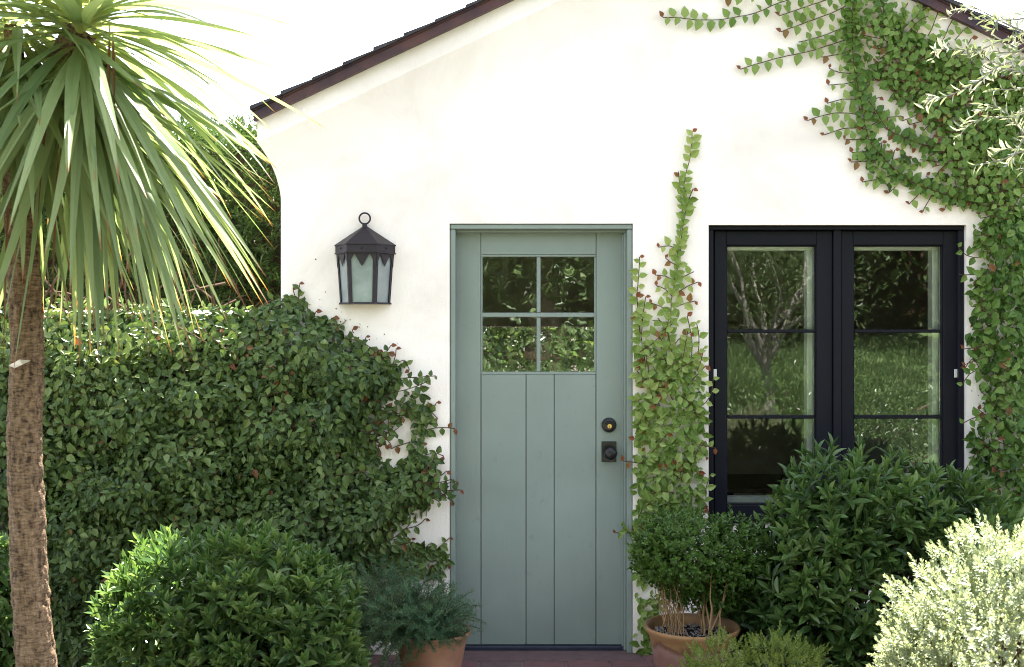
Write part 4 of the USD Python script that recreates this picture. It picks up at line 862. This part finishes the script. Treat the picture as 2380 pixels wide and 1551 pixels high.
# ------------------------------------------------------------------ olive tree reaching in from the right
t = thing('olive_tree', 'silvery olive branches reaching in at the upper right corner', 'tree')
r = np.random.default_rng(81); OY = -0.8
Lv = Leaves(leaf_tpl(3, 'lance', 0.2, 0.08)); st = []
z2 = lambda pts: [(1815 + a * .31246, b * .31246) for a, b in pts]
brs = [[(2250, 150), (1877, 220), (1650, 300), (1450, 370), (1200, 370)], [(2250, 400), (1877, 420), (1650, 480), (1480, 600), (1290, 690), (1180, 720)], [(2250, 700), (1877, 640), (1700, 690), (1540, 700)], [(2250, 900), (1877, 800), (1700, 880), (1510, 890)], [(2250, 1200), (1877, 1110), (1640, 1190), (1460, 1220)], [(1960, 1240), (1800, 1000), (1560, 800), (1480, 790)],
       [(2150, 20), (1877, 140), (1600, 190), (1350, 200)], [(2000, 300), (1700, 230), (1480, 150), (1320, 90)], [(2100, 500), (1850, 560), (1500, 420)], [(2100, 1000), (1850, 900), (1760, 1040), (1600, 1260)], [(2150, 350), (1877, 330), (1720, 400), (1560, 390)]]
tips = []
for q in brs:
    c = resample(z2(q), 8); n = len(c); W = np.array([P(a, b_, OY) for a, b_ in c]); W[:, 1] += np.linspace(0.0, r.uniform(-0.12, 0.15), n)
    st.append(tube(W, np.linspace(0.0065, 0.0016, n), 5)); tips.append(W[0])
    T = unit(np.gradient(W, axis=0)); sel = np.arange(int(n * 0.15), n, 2)
    shoot_leaves(Lv, W[sel], T[sel], 1, 0.0, 0.05, 0.0095, r, 48, 48, 12); shoot_leaves(Lv, W[sel], T[sel], 1, 0.0, 0.052, 0.0105, r, 45, 45, 14)
    for j in r.choice(sel, max(2, len(sel) // 9)):
        d = unit(T[j] + r.normal(0, 0.55, 3)); m_ = 14; pts = np.array([W[j] + d * 0.011 * i_ + np.array([0, 0, -0.0006 * i_ * i_]) for i_ in range(m_)])
        st.append(tube(pts[::3], 0.0012, 4)); shoot_leaves(Lv, pts[2::2], np.broadcast_to(d, (len(pts[2::2]), 3)), 1, 0.0, 0.05, 0.0105, r, 42, 42, 16); shoot_leaves(Lv, pts[3::2], np.broadcast_to(d, (len(pts[3::2]), 3)), 1, 0, 0.05, 0.0105, r, 42, 42, 16)
Lv.write(t, M['olive'], 300, 0.2)
msh(t, 'branch', join(*st), M['olive_bark'], 60, label='thin grey branches', kind='stuff')
tk = np.array([2.75, -0.7, -0.05])
trk = [tube(resample([tk, tk + [0.05, 0, 0.7], tk + [-0.04, 0.02, 1.5], tk + [0.02, 0, 2.3]], 0.1), np.linspace(0.10, 0.055, 24)[:len(resample([tk, tk + [0.05, 0, 0.7], tk + [-0.04, 0.02, 1.5], tk + [0.02, 0, 2.3]], 0.1))], 12)]
for p in tips: trk.append(tube(resample([tk + [0, 0, 1.7 + 0.25 * (p[2] - 2)], (tk + [0, 0, 2.1] + p) / 2 + [0.05, 0, 0.02], p], 0.08), 0.012, 6))
msh(t, 'trunk', join(*trk), M['olive_bark'], 60)

# ------------------------------------------------------------------ garden behind the photographer (seen in the panes) and behind the house
BIG = DIAMOND
def tree(name, label, x, y, h, cr, seed, n=4200, trunk_m='bark', leaf=0.11, low=0.25, lw=0.5, m='tree'):
    r = np.random.default_rng(seed); t = thing(name, label, 'tree'); z0 = float(ground_z(np.array(x), np.array(y))) - 0.05; b = np.array([x, y, z0]); parts = []; ends = []
    fork = h * r.uniform(0.22, 0.3); pts = resample([b, b + [r.normal(0, .1), r.normal(0, .1), fork * 0.5], b + [r.normal(0, .15), r.normal(0, .15), fork]], 0.15)
    parts.append(tube(pts, np.linspace(0.05 * h * 0.55, 0.05 * h * 0.38, len(pts)), 10)); top = pts[-1]
    for i in range(7):
        az = i * 2.4 + r.normal(0, .3); e_ = b + np.array([math.cos(az) * cr * r.uniform(.4, .8), math.sin(az) * cr * r.uniform(.4, .8), h * r.uniform(low + 0.2, 0.92)])
        mid = (top + e_) / 2 + r.normal(0, 0.15, 3); q = resample([top, (top + mid) / 2 + r.normal(0, .08, 3), mid, e_], 0.15); parts.append(tube(q, np.linspace(0.016 * h, 0.006, len(q)), 7)); ends += [e_, mid]
    msh(t, 'trunk', join(*parts), M[trunk_m], 60)
    cl = np.array([e_ + r.normal(0, cr * 0.16, 3) for e_ in ends for _ in range(3)]); rad = cr * r.uniform(0.22, 0.42, len(cl))
    i = r.integers(0, len(cl), n); p = cl[i] + unit(r.normal(0, 1, (n, 3))) * (rad[i] * r.uniform(0.5, 1.0, n) ** 0.6)[:, None]; p = p[p[:, 2] > z0 + h * low * 0.6]; n = len(p)
    Lv = Leaves(BIG); Lv.add(p, unit(r.normal(0, 1, (n, 3)) + [0, 0, -0.3]), unit(r.normal(0, 0.7, (n, 3)) + [0, 0, 0.8]), leaf * r.uniform(0.7, 1.2, n), leaf * lw)
    Lv.write(t, M[m], 0, rest='crown')
tree('garden_tree', 'pale branched garden tree on the meadow, mirrored in the left window sash', 3.7, -10.6, 3.6, 1.9, 91, 5200, 'olive_bark', 0.10, 0.32, 0.28, 'tree')
tree('garden_tree', 'broad dark tree at the top of the meadow opposite the window', 6.6, -17.6, 8.6, 4.0, 92, 20000, leaf=0.2, low=0.05)
tree('garden_tree', 'round dark tree opposite the right end of the house', 11.5, -16.0, 8.4, 3.8, 93, 13000, leaf=0.2, low=0.05)
tree('garden_tree', 'dark leafy tree opposite the door', 0.5, -14.5, 8.0, 3.4, 94, 18000, low=0.03, leaf=0.17)
tree('garden_tree', 'dark leafy tree opposite the wall lantern', -4.6, -14.5, 8.4, 3.6, 95, 14000, low=0.03, leaf=0.19)
tree('garden_tree', 'full dark tree between the door tree and the olive', 3.0, -18.2, 8.6, 3.4, 96, 15000, low=0.03, leaf=0.18)
for i_, (x_, y_, w_) in enumerate(((2.5, -6.6, 'left'), (4.1, -6.9, 'middle'), (5.7, -7.1, 'right'))):
    tree('garden_shrub', f'low dark shrub beyond the gravel court, {w_} one of the row facing the window', x_, y_, 1.15, 0.95, 110 + i_, 5000, leaf=0.06, low=0.02, lw=0.35, m='pitto')
# meadow grass on the slope
r = np.random.default_rng(97); n = 26000
gx, gy = r.uniform(-2, 11, n), r.uniform(-17.5, -8.4, n); gb = np.stack([gx, gy, ground_z(gx, gy)], 1)
Lv = Leaves(DIAMOND)
for _ in range(3): Lv.add(gb + r.normal(0, 0.05, (n, 3)) * [1, 1, 0], unit(np.stack([r.normal(0, .35, n), r.normal(0, .35, n), np.ones(n)], 1)), unit(np.stack([r.normal(0, 1, n), r.normal(0, 1, n), 0.2 + 0 * gx], 1)), r.uniform(0.07, 0.17, n) * (0.5 + meshkit.noise(gb * 0.9, 3)), 0.018)
V, T, *_ = Lv.build(); k = V.shape[1]; F_ = (Lv.tpl[1][None] + (np.arange(len(V)) * k)[:, None, None]).reshape(-1, 3)
o = raw('/World', 'meadow_grass', V.reshape(-1, 3), F_, M['grass'], T.reshape(-1, 3), kind='stuff'); data(stage.GetPrimAtPath(o), 'tall pale meadow grass on the slope opposite the house', 'grass')
t = thing('garden_hedge', 'tall dark hedge at the top of the meadow, mirrored in the window panes', 'hedge')
r = np.random.default_rng(101); n = 42000; Lv = Leaves(BIG)
hp = np.stack([r.uniform(-16, 18, n), -19.6 + 0 * r.random(n), r.uniform(1.0, 6.4, n)], 1); hp[:, 1] += 1.5 * meshkit.noise(hp * 0.7, 4) + r.uniform(-0.3, 0.3, n); hp[:, 2] += 0.8 * (meshkit.noise(hp * [0.8, 0, 0.3], 9) - 0.5)
Lv.add(hp, unit(r.normal(0, 1, (n, 3)) + [0, 0.3, -0.3]), unit(r.normal(0, 0.6, (n, 3)) + [0, 0.6, 0.6]), 0.20 * r.uniform(0.7, 1.3, n), 0.10)
Lv.write(t, M['tree'], 0)
msh(t, 'core', box(-16, 18, -20.4, -19.9, 0.8, 6.0), M['stem'], label='dark twiggy inside')
tree('back_tree', 'leafy tree behind the house, seen through the door panes', 0.5, 8.6, 4.6, 2.3, 98, 15000, low=0.02, leaf=0.14)
